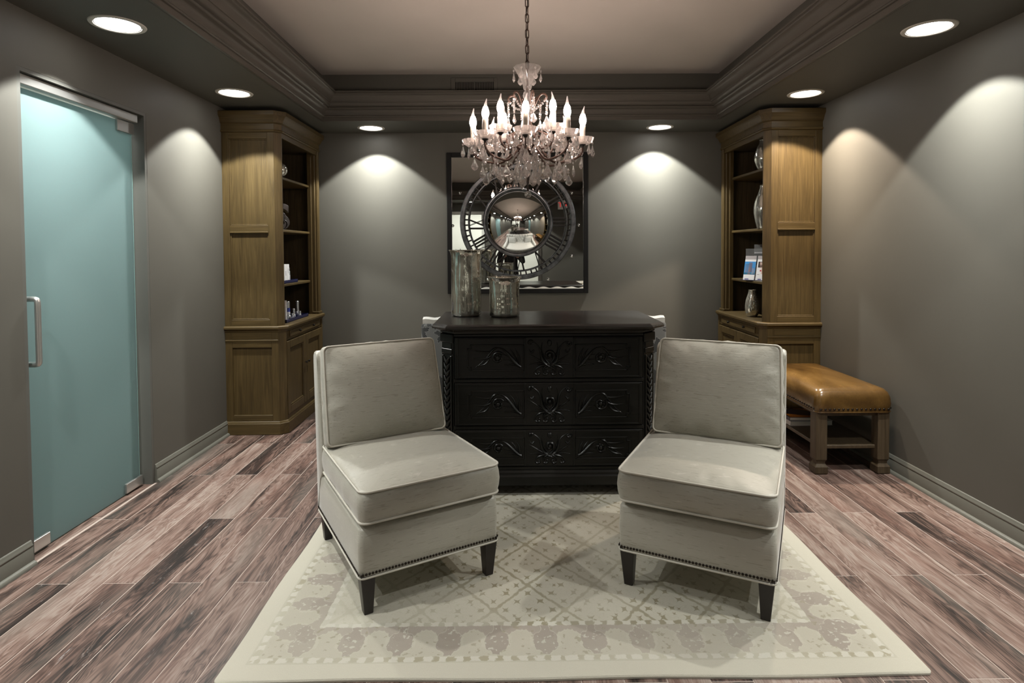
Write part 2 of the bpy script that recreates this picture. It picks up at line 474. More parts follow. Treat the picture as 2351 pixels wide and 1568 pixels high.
for a in ((-0.36, -0.28, 0, 2.38), (0.75, 0.83, 0, 2.38), (-0.28, 0.75, 2.3, 2.38)):
    box(bm, a[0], a[1], YR, YR + 0.03, a[2], a[3])
struct(obj('trim_3', bm, CROWN, smooth=0), 'casing around the rear doorway')

# anterooms behind the two frosted doors
def anteroom(xa, xb, y0, y1, nm):
    b = B(); s = 1 if xb > xa else -1
    box(b, xb, xb + s * 0.05, y0 - 0.5, y1 + 0.5, 0, 2.6)
    box(b, xa, xb, y0 - 0.55, y0 - 0.5, 0, 2.6); box(b, xa, xb, y1 + 0.5, y1 + 0.55, 0, 2.6)
    box(b, xa, xb, y0 - 0.5, y1 + 0.5, 2.6, 2.65); box(b, xa, xb, y0 - 0.5, y1 + 0.5, -0.05, 0)
    struct(obj(nm, b, WHITEW, smooth=0), 'white walls of the lit room behind a frosted door')
    l = bpy.data.lights.new('room_lamp', 'AREA'); l.shape = 'RECTANGLE'; l.size = 0.9; l.size_y = 1.2; l.energy = P_ANTE; l.color = (0.96, 1.0, 0.98)
    o = bpy.data.objects.new('room_lamp', l); COL.objects.link(o); o.location = ((xa + xb) / 2, (y0 + y1) / 2, 2.58)
anteroom(XL - 0.16, XL - 1.5, DY0, DY1, 'wall_anteroom_left')
anteroom(XR + 0.16, XR + 1.5, D2Y0, D2Y1, 'wall_anteroom_right')
l = bpy.data.lights.new('hall_lamp', 'AREA'); l.shape = 'RECTANGLE'; l.size = 3.0; l.size_y = 1.2; l.energy = P_REAR; l.color = (1.0, 0.99, 0.95)
o = bpy.data.objects.new('hall_lamp', l); COL.objects.link(o); o.location = (-0.3, YR - 1.3, 2.66)

# ------------------------------------------------------------------ tray ceiling
bm = B(); box(bm, TX0 - 0.05, TX1 + 0.05, TY0 - 0.05, TY1 + 0.05, ZC, ZC + 0.05)
ceiling = struct(obj('ceiling', bm, CEIL, smooth=0), 'pale raised tray ceiling above the chandelier')
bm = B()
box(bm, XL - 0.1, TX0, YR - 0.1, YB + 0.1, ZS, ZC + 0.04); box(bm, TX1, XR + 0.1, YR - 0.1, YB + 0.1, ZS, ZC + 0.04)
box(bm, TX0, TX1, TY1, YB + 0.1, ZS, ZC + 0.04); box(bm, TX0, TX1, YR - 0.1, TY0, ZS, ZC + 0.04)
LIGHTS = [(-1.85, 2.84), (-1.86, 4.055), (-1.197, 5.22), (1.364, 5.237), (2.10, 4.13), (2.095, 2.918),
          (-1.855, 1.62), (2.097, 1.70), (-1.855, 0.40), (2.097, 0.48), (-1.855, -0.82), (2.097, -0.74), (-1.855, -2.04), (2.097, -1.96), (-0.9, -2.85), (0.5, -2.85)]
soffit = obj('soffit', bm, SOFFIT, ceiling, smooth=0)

def sweep_rect(bm, prof):
    loops = []
    for d, z in prof:
        loops.append([(TX0 + d, TY0 + d, z), (TX1 - d, TY0 + d, z), (TX1 - d, TY1 - d, z), (TX0 + d, TY1 - d, z)])
    n = len(loops)
    rows = [[bm.verts.new(p) for p in lp] for lp in loops]
    for k in range(n):
        a, b = rows[k], rows[(k + 1) % n]
        for i in range(4):
            bm.faces.new((a[i], a[(i + 1) % 4], b[(i + 1) % 4], b[i]))
def cove(d0, z0, d1, z1, n=6, concave=True):
    out = []
    for i in range(n + 1):
        t = i / n * PI / 2
        if concave: out.append((d0 + (d1 - d0) * (1 - math.cos(t)), z0 + (z1 - z0) * math.sin(t)))
        else: out.append((d0 + (d1 - d0) * math.sin(t), z0 + (z1 - z0) * (1 - math.cos(t))))
    return out
prof = [(-0.01, ZS - 0.0), (0.0, ZS - 0.004), (0.012, ZS - 0.004), (0.012, ZS + 0.028)]
prof += [(0.020, ZS + 0.030), (0.026, ZS + 0.036), (0.020, ZS + 0.043), (0.022, ZS + 0.047)]
prof += cove(0.022, ZS + 0.047, 0.060, ZS + 0.085, 7)
prof += [(0.066, ZS + 0.088), (0.072, ZS + 0.094), (0.066, ZS + 0.100), (0.070, ZS + 0.103)]
prof += cove(0.070, ZS + 0.103, 0.098, ZS + 0.128, 5, False)
prof += [(0.104, ZS + 0.130), (0.104, ZS + 0.136)]
prof += [(0.112, ZS + 0.150), (0.122, ZS + 0.166), (0.136, ZS + 0.178)]
prof += [(0.146, ZS + 0.181), (0.154, ZS + 0.188), (0.152, ZS + 0.196), (0.160, ZS + 0.199), (0.160, ZS + 0.207), (-0.01, ZS + 0.207)]
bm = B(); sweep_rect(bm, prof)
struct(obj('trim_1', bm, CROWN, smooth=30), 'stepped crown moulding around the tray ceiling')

# air vent in the tray fascia
vt = thing('air_vent', 'painted air vent with upright slats high above the crown moulding', 'vent', (0, TY1, 0))
VX0, VX1, VZ0, VZ1 = -0.46, -0.075, 2.70, 2.835
bm = B()
bx = [(VX0, VX0 + 0.035, VZ0, VZ1), (VX1 - 0.03, VX1, VZ0, VZ1), (VX0 + 0.035, VX1 - 0.03, VZ1 - 0.035, VZ1), (VX0 + 0.035, VX1 - 0.03, VZ0, VZ0 + 0.02), ((VX0 + VX1) / 2 - 0.006, (VX0 + VX1) / 2 + 0.006, VZ0 + 0.02, VZ1 - 0.035)]
for a in bx: box(bm, a[0], a[1], -0.012, 0.0, a[2], a[3], 0.002)
obj('frame', bm, SOFFIT, vt)
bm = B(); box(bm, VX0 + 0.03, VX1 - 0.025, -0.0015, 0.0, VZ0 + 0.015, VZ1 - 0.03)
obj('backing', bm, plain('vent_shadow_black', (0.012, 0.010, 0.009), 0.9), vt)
bm = B(); box(bm, -0.0028, 0.0028, -0.010, 0.0, VZ0 + 0.02, VZ1 - 0.033)
sl = mesh_of('slat', bm, SOFFIT)
for h in (0, 1):
    xa = VX0 + 0.035 if h == 0 else (VX0 + VX1) / 2 + 0.006
    xb = (VX0 + VX1) / 2 - 0.006 if h == 0 else VX1 - 0.03
    for i in range(11):
        inst('slat', sl, vt, (xa + (xb - xa) * (i + 0.7) / 11.4, 0, 0), (0, 0, 0))

# ------------------------------------------------------------------ downlights
bm = B()
lathe(bm, [(0.097, -0.001), (0.099, -0.005), (0.108, -0.006), (0.117, -0.004), (0.1195, 0.0), (0.112, 0.002), (0.097, 0.0)], 40)
ring_me = mesh_of('trim_ring', bm, TRIMW)
bm = B(); lathe(bm, [(0.0, -0.0015), (0.09, -0.0015), (0.0975, -0.0005), (0.0975, 0.001), (0.0, 0.001)], 40)
lens_me = mesh_of('lens', bm, LENS)
spot = bpy.data.lights.new('downlight_lamp', 'SPOT')
spot.energy = P_SPOT; spot.spot_size = rad(104); spot.spot_blend = 0.15; spot.shadow_soft_size = 0.03; spot.color = (0.995, 1.0, 0.955)
def beam(l):
    # photometric profile of a reflector downlight: strong straight down, fading towards the cut-off angle
    l.use_nodes = True; nt = l.node_tree; X.nt = nt
    em = nt.nodes['Emission']; tc = nt.nodes.new('ShaderNodeTexCoord'); sp = nt.nodes.new('ShaderNodeSeparateXYZ')
    nt.links.new(tc.outputs['Normal'], sp.inputs[0])
    z = X(sp.outputs[2]).abs()
    nt.links.new((X.m('POWER', ((z - 0.60) / 0.40).clamp(), 2.0) * 0.38 + 0.46).s, em.inputs['Strength'])
beam(spot)
spotw = spot.copy(); spotw.color = (1.0, 0.84, 0.68); spotw.energy = P_SPOT * 1.1
spotr = spot.copy(); spotr.energy = P_SPOT * 0.6
DL = ['nearest round downlight above the frosted glass door', 'round downlight beside the tall oak bookcase near the glass door', 'round downlight by the back wall over the side of the glass door bookcase',
      'round downlight by the back wall over the side of the leather bench', 'round downlight above the oak bookcase near the leather bench, warm glow below', 'nearest round downlight above the side wall beyond the leather bench']
for i, (x, y) in enumerate(LIGHTS):
    lab = DL[i] if i < len(DL) else (['first', 'second', 'third', 'fourth'][(i - 6) // 2] + ' downlight behind the camera on the ' + ('glass door' if x < 0 else 'leather bench') + ' side, seen in the mirrors' if i < 14 else
         'downlight by the rear wall over the ' + ('lit hatch' if x < 0 else 'white doorway') + ', seen in the mirrors')
    t = thing('downlight', lab, 'downlight', (x, y, ZS), 0, 'recessed downlights in the soffit')
    inst('trim_ring', ring_me, t); inst('lens', lens_me, t)
    o = bpy.data.objects.new('downlight_lamp', spotw if i == 4 else (spotr if i > 7 else spot)); COL.objects.link(o); o.parent = t; o.location = (0, 0, -0.006)

# ------------------------------------------------------------------ baseboards
def baseboard(nm, pts_axis, a0, a1, wallpos, sgn, along):
    """profile in (distance from wall, z); along 'y' (side walls) or 'x'"""
    pr = [(0, 0), (0.012, 0), (0.012, 0.078), (0.0095, 0.082), (0.0115, 0.086), (0.0115, 0.091), (0.007, 0.096), (0.006, 0.104), (0.003, 0.110), (0, 0.111)]
    qr = [(0.012, 0), (0.029, 0)] + [(0.012 + 0.017 * math.cos(t), 0.019 * math.sin(t)) for t in [rad(a) for a in (18, 36, 54, 72, 90)]]
    b = B(); prism(b, [(wallpos + sgn * d, z) for d, z in pr], along, a0, a1)
    o = struct(obj(nm, b, BASEB, smooth=50), pts_axis)
    b = B(); prism(b, [(wallpos + sgn * d, z) for d, z in qr], along, a0, a1)
    obj('shoe_moulding', b, BASEB, o, smooth=50)
baseboard('baseboard_left', 'grey green baseboard between the glass door and the bookcase', DY1 + 0.005, 4.45, XL, 1, 'y')
baseboard('baseboard_left', 'grey green baseboard on the near side of the glass door', YR, DY0 - 0.0, XL, 1, 'y')
baseboard('baseboard_right', 'grey green baseboard running behind the leather bench', D2Y1, 4.44, XR, -1, 'y')
baseboard('baseboard_right', 'grey green baseboard behind the camera, seen in the mirror', YR, D2Y0, XR, -1, 'y')
baseboard('baseboard_back', 'grey green baseboard under the square mirror', -1.68, 1.92, YB, -1, 'x')

# ------------------------------------------------------------------ frosted glass doors
def glass_door(nm, xw, s, y0, y1, label, flip=False):
    """xw wall face, s = +1 when the room lies at +x"""
    d = bpy.data.objects.new(nm, None); COL.objects.link(d); struct(d, label)
    xg = xw - s * 0.062
    b = B()
    for ya, yb in ((y0 - 0.001, y0 + 0.02), (y1 - 0.02, y1 + 0.001)): box(b, xw - s * 0.16, xw - s * 0.001, ya, yb, 0, DZ - 0.018)
    box(b, xw - s * 0.16, xw - s * 0.001, y0, y1, DZ - 0.018, DZ + 0.001)
    obj('jamb', b, JAMB, d)
    b = B(); box(b, xw - s * 0.075, xw - s * 0.018, y0 + 0.022, y1 - 0.05, DZ - 0.068, DZ - 0.022, 0.003)
    obj('header_rail', b, ALU, d)
    b = B(); box(b, xg - 0.006, xg + 0.006, y0 + 0.022, y1 - 0.055, 0.006, DZ - 0.074, 0.001)
    obj('glass_panel', b, FROST, d)
    b = B(); box(b, xg - 0.0055, xg + 0.0055, y1 - 0.055, y1 - 0.051, 0.022, DZ - 0.074)
    obj('glass_edge', b, GEDGE, d)
    def patch(ya, yb, za, zb):
        b = B(); box(b, xg - 0.018, xg + 0.018, ya, yb, za, zb, 0.002)
        obj('patch_fitting', b, ALU, d)
    hi, lo = (y1 - 0.19, y1 - 0.042), (y0 + 0.02, y0 + 0.17)
    patch(hi[0], hi[1], DZ - 0.135, DZ - 0.072)
    patch(hi[0], hi[1], 0.012, 0.068); patch(lo[0], lo[1], 0.012, 0.068)
    yh = y0 + 0.062; zc = 1.04
    p = []
    for ss in (1, -1): pass
    xo = xg + s * 0.075
    pts = [(xg, yh, zc + 0.15)] + bez((xg + s * 0.045, yh, zc + 0.15), (xo, yh, zc + 0.15), (xo, yh, zc + 0.15), (xo, yh, zc + 0.115), 8)
    pts += [(xo, yh, zc)] + bez((xo, yh, zc - 0.115), (xo, yh, zc - 0.15), (xo, yh, zc - 0.15), (xg + s * 0.045, yh, zc - 0.15), 8) + [(xg, yh, zc - 0.15)]
    b = B(); tube(b, pts, 0.0125, 14)
    for z in (zc + 0.15, zc - 0.15): tube(b, [(xg + s * 0.006, yh, z), (xg + s * 0.012, yh, z)], 0.018, 16)
    obj('door_handle', b, ALU, d)
glass_door('door_1', XL, 1, DY0, DY1, 'frosted teal glass door with a silver pull handle')
glass_door('door_2', XR, -1, D2Y0, D2Y1, 'frosted teal glass door in the opposite wall, seen in the convex mirror')

# ------------------------------------------------------------------ rug
RX0, RX1, RY0, RY1 = -0.962, 1.388, 1.862, 4.92
def rug_mat():
    k = MatB('cream_taupe_patterned_wool')
    warp = k.noise(k.coord(), 26, 3, 0.6); warp2 = k.noise(k.coord(loc=(3, 7, 0)), 26, 3, 0.6)
    x0, y0, z0 = k.xyz(k.coord())
    x = x0 + (warp - 0.5) * 0.022; y = y0 + (warp2 - 0.5) * 0.022
    hw, hh = (RX1 - RX0) / 2, (RY1 - RY0) / 2
    ex = hw - x0.abs(); ey = hh - y0.abs()
    e = ex.min(ey)
    exd = hw - x.abs(); eyd = hh - y.abs(); ed = exd.min(eyd)
    onx = (ex - ey).step(-0.001, 0.001)             # 1 where the nearest edge is a front/back edge
    s = x * onx + y * (1.0 - onx)                   # distance along the border
    # field lattice
    u = x / 0.276 + y / 0.335; v = x / 0.276 - y / 0.335
    lu = (u.fract() - 0.5).abs(); lv = (v.fract() - 0.5).abs()
    lat = lu.min(lv)
    rag = k.noise(k.coord(loc=(2, 2, 0)), 55, 2)
    lattice = 1.0 - (lat + (rag - 0.5) * 0.05).step(0.016, 0.042)
    knots = 1.0 - (lu + lv).step(0.07, 0.13)
    def stars(n, oa, ob, sz):
        a = ((u + oa) * n).fract() - 0.5; b = ((v + ob) * n).fract() - 0.5
        aa, bb = a.abs(), b.abs()
        return 1.0 - ((aa + 0.01) * (bb + 0.01) * 24.0 + (aa + bb) * 0.8).step(sz, sz + 0.13)
    pick = k.noise(k.coord(), 9.5, 1)
    star = (stars(3.0, 0.5, 0.5, 0.30) * pick.step(0.34, 0.44)).max(stars(5.0, 0.2, 0.2, 0.26) * (1.0 - pick.step(0.44, 0.52)))
    star = star * lat.step(0.06, 0.09)
    vein = 1.0 - (k.noise(k.coord(loc=(9, 2, 0)), 24, 2, 0.5, 1.2) - 0.5).abs().step(0.006, 0.020)
    olive = (0.255, 0.228, 0.145)
    field = k.mix(k.noise(k.coord(), 9, 4), (0.47, 0.445, 0.365), (0.54, 0.515, 0.435))
    wash = k.noise(k.coord(loc=(4, 4, 0)), 2.0, 2).step(0.36, 0.62) * 0.55 + 0.42
    wash = wash * (1.0 - (x0 - 0.0).abs().step(0.25, 0.95) * 0.6)
    field = k.mix(vein * 0.22, field, (0.36, 0.335, 0.26))
    field = k.mix((lattice.max(knots) * 0.85).max(star) * wash, field, olive)
    # main border: taupe ground above, medallions alternating with pale lobes
    P = 0.172
    q = (s / P).fract() - 0.5
    t = (ed - 0.178) / 0.085
    med = (q * 2.0).abs() * 1.02 + t.abs() * 0.56 + (q * 50.0).cos() * 0.04 + (t * 9.0).cos() * 0.07
    medm = 1.0 - med.step(0.60, 0.65)
    outline = 1.0 - (med - 0.66).abs().step(0.015, 0.05)
    lobe = (t - 0.28) * 1.25 + (q * 6.2832).cos() * 0.45 + (q * 31.0).sin().abs() * 0.10
    upper = lobe.step(0.16, 0.24); lobel = 1.0 - (lobe - 0.2).abs().step(0.03, 0.09)
    dots = k.noise(k.coord(), 60, 2, 0.5).step(0.60, 0.66)
    dots2 = k.noise(k.coord(loc=(1, 5, 0)), 46, 2, 0.5).step(0.61, 0.68)
    fade = k.noise(k.coord(loc=(7, 1, 0)), 1.6, 2).step(0.32, 0.62) * 0.55 + 0.4
    brd = k.mix(k.noise(k.coord(), 6, 3), (0.43, 0.405, 0.335), (0.50, 0.470, 0.395))
    brd = k.mix(upper * fade, brd, (0.345, 0.305, 0.262))
    brd = k.mix(lobel * 0.4, brd, (0.53, 0.505, 0.43))
    brd = k.mix(medm * fade, brd, (0.325, 0.285, 0.245))
    brd = k.mix(outline * 0.4, brd, (0.53, 0.505, 0.43))
    brd = k.mix(dots * medm * 0.8, brd, (0.53, 0.51, 0.445))
    brd = k.mix(dots2 * (1.0 - medm) * 0.6, brd, (0.285, 0.262, 0.18))
    # guard stripes: uneven pale and olive blocks
    g = ((s / 0.055 + (warp2 - 0.5) * 0.9).fract() - 0.5).abs()
    blk = k.mix((1.0 - g.step(0.16, 0.26)) * fade * 0.85, (0.55, 0.53, 0.46), (0.31, 0.28, 0.185))
    guard = k.mix((ed - 0.091).abs().step(0.009, 0.015), blk, (0.47, 0.445, 0.37))
    c = k.mix(e.step(0.070, 0.075), (0.52, 0.495, 0.415), guard)
    c = k.mix(ed.step(0.106, 0.111), c, brd)
    c = k.mix(ed.step(0.262, 0.266), c, k.mix((1.0 - g.step(0.16, 0.26)) * wash, (0.55, 0.53, 0.46), olive))
    c = k.mix(ed.step(0.284, 0.288), c, field)
    pile = k.noise(k.coord(scale=(1, 1, 1)), 420, 2)
    c = k.mix(pile * 0.30 + 0.06, c, (0.40, 0.38, 0.34), 'MULTIPLY')
    k.set(color=c, rough=0.95, spec=0.1, sheen=0.15)
    k.bump(pile * 0.6 + warp * 0.8, 0.5, 0.004); return k.m
RUG = rug_mat()
bm = B()
hw, hh = (RX1 - RX0) / 2, (RY1 - RY0) / 2
lps = []
for ins, z in ((0.0, 0.001), (0.0, 0.007), (0.004, 0.011), (0.012, 0.012)):
    lps.append([(px, py, z) for px, py in rrect(hw - ins, hh - ins, 0.02, 4, 24)])
for ring in range(len(lps)):
    lps[ring] = [(x + 0.0035 * math.sin(y * 9 + 1), y + 0.004 * math.sin(x * 7), z) for x, y, z in lps[ring]]
loft(bm, lps)
rug = tag(obj('area_rug', bm, RUG), 'cream and taupe patterned wool rug under the chairs and chest', 'rug')
rug.location = ((RX0 + RX1) / 2, (RY0 + RY1) / 2, 0)
RZ = 0.012
# ------------------------------------------------------------------ bookcases
def plan(D, L, ch, off):
    t = 0.4142 * off
    return [(0, -off), (D - ch + t, -off), (D + off, ch - t), (D + off, L - ch + t), (D - ch + t, L + off), (0, L + off)]
KNOB = plain('dark_knob', (0.03, 0.027, 0.023), 0.3, 0.8)
def bookcase(label, xw, sx, Y0, L, D0, D1):
    r = thing('bookcase', label, 'bookcase', (xw, Y0, 0), 0, 'oak bookcases in the corners')
    def stack(nm, D, ch, lv, mat, par=r):
        b = B(); loft(b, [[(sx * x, y, z) for x, y in plan(D, L, ch, off)] for off, z in lv]); return obj(nm, b, mat, par, smooth=25)
    def bx(b, x0, x1, y0, y1, z0, z1, bev=0.0): box(b, sx * x0, sx * x1, y0, y1, z0, z1, bev)
    CH = 0.045
    stack('plinth', D0, CH, [(0.006, 0.0), (0.012, 0.004), (0.012, 0.085), (0.009, 0.088), (0.006, 0.098), (0.0, 0.104)], OAKH)
    stack('lower_body', D0, CH, [(-0.014, 0.104), (-0.014, 0.79)], OAK)
    stack('counter', D0, CH, [(0.0, 0.785), (0.006, 0.792), (0.006, 0.797), (0.016, 0.806), (0.022, 0.812), (0.022, 0.826), (0.017, 0.832), (0.012, 0.834)], OAKH)
    # lower side frame
    W = 0.052
    b = B(); x1 = D0 - CH
    bx(b, 0.0, W, 0, 0.02, 0.104, 0.79, 0.002); obj('side_stile', b, OAK, r)
    b = B(); bx(b, x1 - W, x1, 0, 0.02, 0.104, 0.79, 0.002)
    obj('side_stile', b, OAK, r)
    b = B(); bx(b, W, x1 - W, 0.0, 0.02, 0.104, 0.150, 0.002); obj('side_rail', b, OAKH, r)
    b = B(); bx(b, W, x1 - W, 0.0, 0.02, 0.668, 0.718, 0.002); obj('side_rail', b, OAKH, r)
    b = B(); bx(b, W, x1 - W, 0.0, 0.02, 0.726, 0.79, 0.002); obj('side_rail', b, OAKH, r)
    b = B(); bx(b, 0.0, x1 + 0.002, -0.005, 0.012, 0.715, 0.729, 0.003); obj('side_bead', b, OAKH, r)
    b = B()     # canted near corner of the lower body
    loft(b, [[(sx * x, y, z) for x, y in ((x1, 0), (D0, CH), (D0 - 0.02, CH + 0.01), (x1 - 0.01, 0.02))] for z in (0.104, 0.79)]); obj('corner_post', b, OAK, r)
    b = B(); loft(b, [[(sx * x, y, z) for x, y in ((D0, L - CH), (x1, L), (x1 - 0.01, L - 0.02), (D0 - 0.02, L - CH - 0.03), (D0, L - CH - 0.03))] for z in (0.104, 0.79)]); obj('corner_post', b, OAK, r)
    # front: drawer, two doors
    ya, yb = CH + 0.006, L - CH - 0.034; ym = (ya + yb) / 2
    b = B(); bx(b, D0 - 0.02, D0 - 0.004, ya, yb, 0.715, 0.79, 0.002); obj('face_frame', b, OAKY, r); b = B(); bx(b, D0 - 0.02, D0 - 0.004, ya, yb, 0.104, 0.135, 0.002); obj('face_frame', b, OAKY, r)
    b = B(); bx(b, D0 - 0.02, D0 + 0.006, ya + 0.06, yb - 0.06, 0.734, 0.786, 0.004)
    dr = obj('drawer', b, OAKY, r)
    def knob(par, y, z):
        b = B(); x = D0 + 0.004
        for xx, rr in ((0, 0.005), (0.008, 0.004), (0.011, 0.0095), (0.017, 0.011), (0.022, 0.007), (0.023, 0.001)): pass
        loft(b, [[(sx * (x + xx), y + rr * math.cos(2 * PI * i / 12), z + rr * math.sin(2 * PI * i / 12)) for i in range(12)] for xx, rr in ((0, 0.005), (0.008, 0.004), (0.011, 0.0095), (0.017, 0.011), (0.022, 0.007), (0.0235, 0.001))])
        obj('knob', b, KNOB, par, smooth=60)
    knob(dr, ya + 0.06 + (yb - ya - 0.12) * 0.27, 0.76); knob(dr, ya + 0.06 + (yb - ya - 0.12) * 0.73, 0.76)
    for k, (p, q) in enumerate(((ya, ym - 0.002), (ym + 0.002, yb))):
        b = B(); z0, z1, s = 0.138, 0.706, 0.058
        bx(b, D0 - 0.02, D0 + 0.004, p, p + s, z0, z1, 0.003); bx(b, D0 - 0.02, D0 + 0.004, q - s, q, z0, z1, 0.003)
        bx(b, D0 - 0.02, D0 + 0.004, p + s, q - s, z0, z0 + s, 0.003); bx(b, D0 - 0.02, D0 + 0.004, p + s, q - s, z1 - s, z1, 0.003)
        d = obj('door', b, OAK, r)
        b = B(); bx(b, D0 - 0.02, D0 - 0.008, p + s - 0.002, q - s + 0.002, z0 + s - 0.002, z1 - s + 0.002); obj('door_panel', b, OAK, d, smooth=0)
        b = B()
        for a in ((p + s, p + s + 0.012, z0 + s, z1 - s), (q - s - 0.012, q - s, z0 + s, z1 - s), (p + s + 0.012, q - s - 0.012, z0 + s, z0 + s + 0.012), (p + s + 0.012, q - s - 0.012, z1 - s - 0.012, z1 - s)):
            bx(b, D0 - 0.012, D0 + 0.001, a[0], a[1], a[2], a[3], 0.004)
        obj('door_bead', b, OAK, d)
        knob(d, (q - 0.028) if k == 0 else (p + 0.028), 0.475)
    # upper part
    ZB, ZT = 0.834, 2.305; x1 = D1 - 0.042
    b = B(); bx(b, 0.0, x1 - 0.002, 0.012, 0.030, ZB, ZT); obj('side_panel', b, OAK, r, smooth=0)
    b = B(); bx(b, 0.0, W, 0, 0.014, ZB, ZT, 0.002); obj('side_stile', b, OAK, r); b = B(); bx(b, x1 - W, x1, 0, 0.014, ZB, ZT, 0.002); obj('side_stile', b, OAK, r)
    for z0, z1 in ((ZB, ZB + 0.048), (1.545, 1.598), (ZT - 0.055, ZT)):
        b = B(); bx(b, W, x1 - W, 0.0, 0.014, z0, z1, 0.002)
        obj('side_rail', b, OAKH, r)
        if z0 > 1 and z0 < 2: b = B(); bx(b, W, x1 - W, -0.004, 0.013, 1.540, 1.552, 0.002); obj('side_bead', b, OAKH, r)
    for z0, z1 in ((ZB + 0.048, 1.54), (1.598, ZT - 0.055)):
        b = B()
        for a in ((W, W + 0.009, z0, z1), (x1 - W - 0.009, x1 - W, z0, z1), (W + 0.009, x1 - W - 0.009, z0, z0 + 0.009), (W + 0.009, x1 - W - 0.009, z1 - 0.009, z1)):
            bx(b, a[0], a[1], 0.006, 0.014, a[2], a[3], 0.002)
        obj('side_bead', b, OAK, r)
    b = B(); bx(b, 0.0, D1 - 0.045, L - 0.030, L, ZB, ZT); obj('side_panel', b, OAKIN, r, smooth=0)
    b = B(); bx(b, 0.0, 0.016, 0.03, L - 0.03, ZB, ZT); obj('back_panel', b, OAKIN, r, smooth=0)
    b = B()
    loft(b, [[(sx * x, y, z) for x, y in ((x1, 0), (D1, 0.042), (D1, 0.052), (D1 - 0.075, 0.052), (D1 - 0.075, 0.014), (x1, 0.012))] for z in (ZB, ZT)])
    obj('corner_post', b, OAK, r)
    b = B()
    q0 = L - 0.125
    loft(b, [[(sx * x, y, z) for x, y in ((D1, q0 + 0.012), (D1, L - 0.042), (x1, L), (D1 - 0.08, L), (D1 - 0.08, q0), (D1 - 0.05, q0), (D1 - 0.045, q0 + 0.006), (D1 - 0.02, q0 + 0.006), (D1 - 0.014, q0 + 0.012))] for z in (ZB, ZT)])
    bx(b, D1 - 0.01, D1 + 0.006, q0 + 0.03, L - 0.06, ZB, ZT, 0.004)
    bx(b, D1 - 0.05, D1 + 0.010, q0 - 0.003, L - 0.03, ZB, ZB + 0.022, 0.004)
    obj('corner_post', b, OAK, r)
    b = B(); bx(b, D1 - 0.03, D1, 0.05, L - 0.1, 2.262, ZT, 0.003); obj('face_frame', b, OAKY, r)
    b = B(); bx(b, 0.016, D1 - 0.03, 0.03, L - 0.03, 2.285, ZT); obj('top_board', b, OAKIN, r, smooth=0)
    for z in SHELVES[sx]:
        b = B(); bx(b, 0.017, D1 - 0.066, 0.031, L - 0.031, z - 0.022, z, 0.004); obj('shelf', b, OAKY, r)
    stack('cornice', D1, 0.042, [(0.0, 2.298), (0.010, 2.302), (0.014, 2.309), (0.010, 2.316), (0.004, 2.319), (0.004, 2.362), (0.010, 2.366), (0.016, 2.372),
                                 (0.020, 2.384), (0.030, 2.404), (0.042, 2.418), (0.046, 2.421), (0.046, 2.452), (0.0, 2.455)], OAKH)
    return r
SHELVES = {1: (1.140, 1.575, 1.992), -1: (1.135, 1.563, 2.040)}
LBY, RBY = 4.455, 4.45
bookcase('tall oak bookcase between the glass door and the mirror wall, letters on a shelf', XL, 1, LBY, 0.965, 0.448, 0.436)
bookcase('tall oak bookcase behind the leather bench, silver vases on its shelves', XR, -1, RBY, 0.965, 0.455, 0.430)

# ------------------------------------------------------------------ things on the left bookcase
def sphere(bm, c, r, n=24, mi=0, sz=1.0):
    lathe(bm, [(r * math.sin(PI * i / 16), -r * sz * math.cos(PI * i / 16)) for i in range(17)], n, c, mi)
bm = B(); sphere(bm, (0, 0, 0.056), 0.056, 28)
o = tag(obj('silver_ball', bm, SILVERV, smooth=80), 'mirrored silver ball on the top shelf of the bookcase', 'ornament'); o.location = (-1.805, 4.70, 1.992)

def letter(ch, label, loc, h, rz):
    cu = bpy.data.curves.new('letter', 'FONT'); cu.body = ch; cu.size = h / 0.72; cu.extrude = 0.022; cu.bevel_depth = 0.003
    cu.offset = 0.006
    t = bpy.data.objects.new('tmp', cu); COL.objects.link(t)
    dg = bpy.context.evaluated_depsgraph_get(); me = bpy.data.meshes.new_from_object(t.evaluated_get(dg))
    bpy.data.objects.remove(t)
    me.transform(Matrix.Rotation(PI / 2, 4, 'X')); zs = [v.co.z for v in me.vertices]; mz = min(zs); xs = [v.co.x for v in me.vertices]; mx = (min(xs) + max(xs)) / 2
    me.transform(Matrix.Translation((-mx, 0, -mz)))
    me.materials.clear(); me.materials.append(LETTERM)
    o = bpy.data.objects.new('letter_ornament', me); COL.objects.link(o); o.location = loc; o.rotation_euler = (0, 0, rz)
    return tag(o, label, 'letter')
LETTERM = plain('charcoal_letter', (0.028, 0.028, 0.027), 0.38)
letter('S', 'charcoal letter S ornament standing behind the letter B', (-1.835, 4.775, 1.575), 0.200, rad(38))
letter('B', 'charcoal letter B ornament in front of the letter S', (-1.792, 4.655, 1.575), 0.125, rad(30))

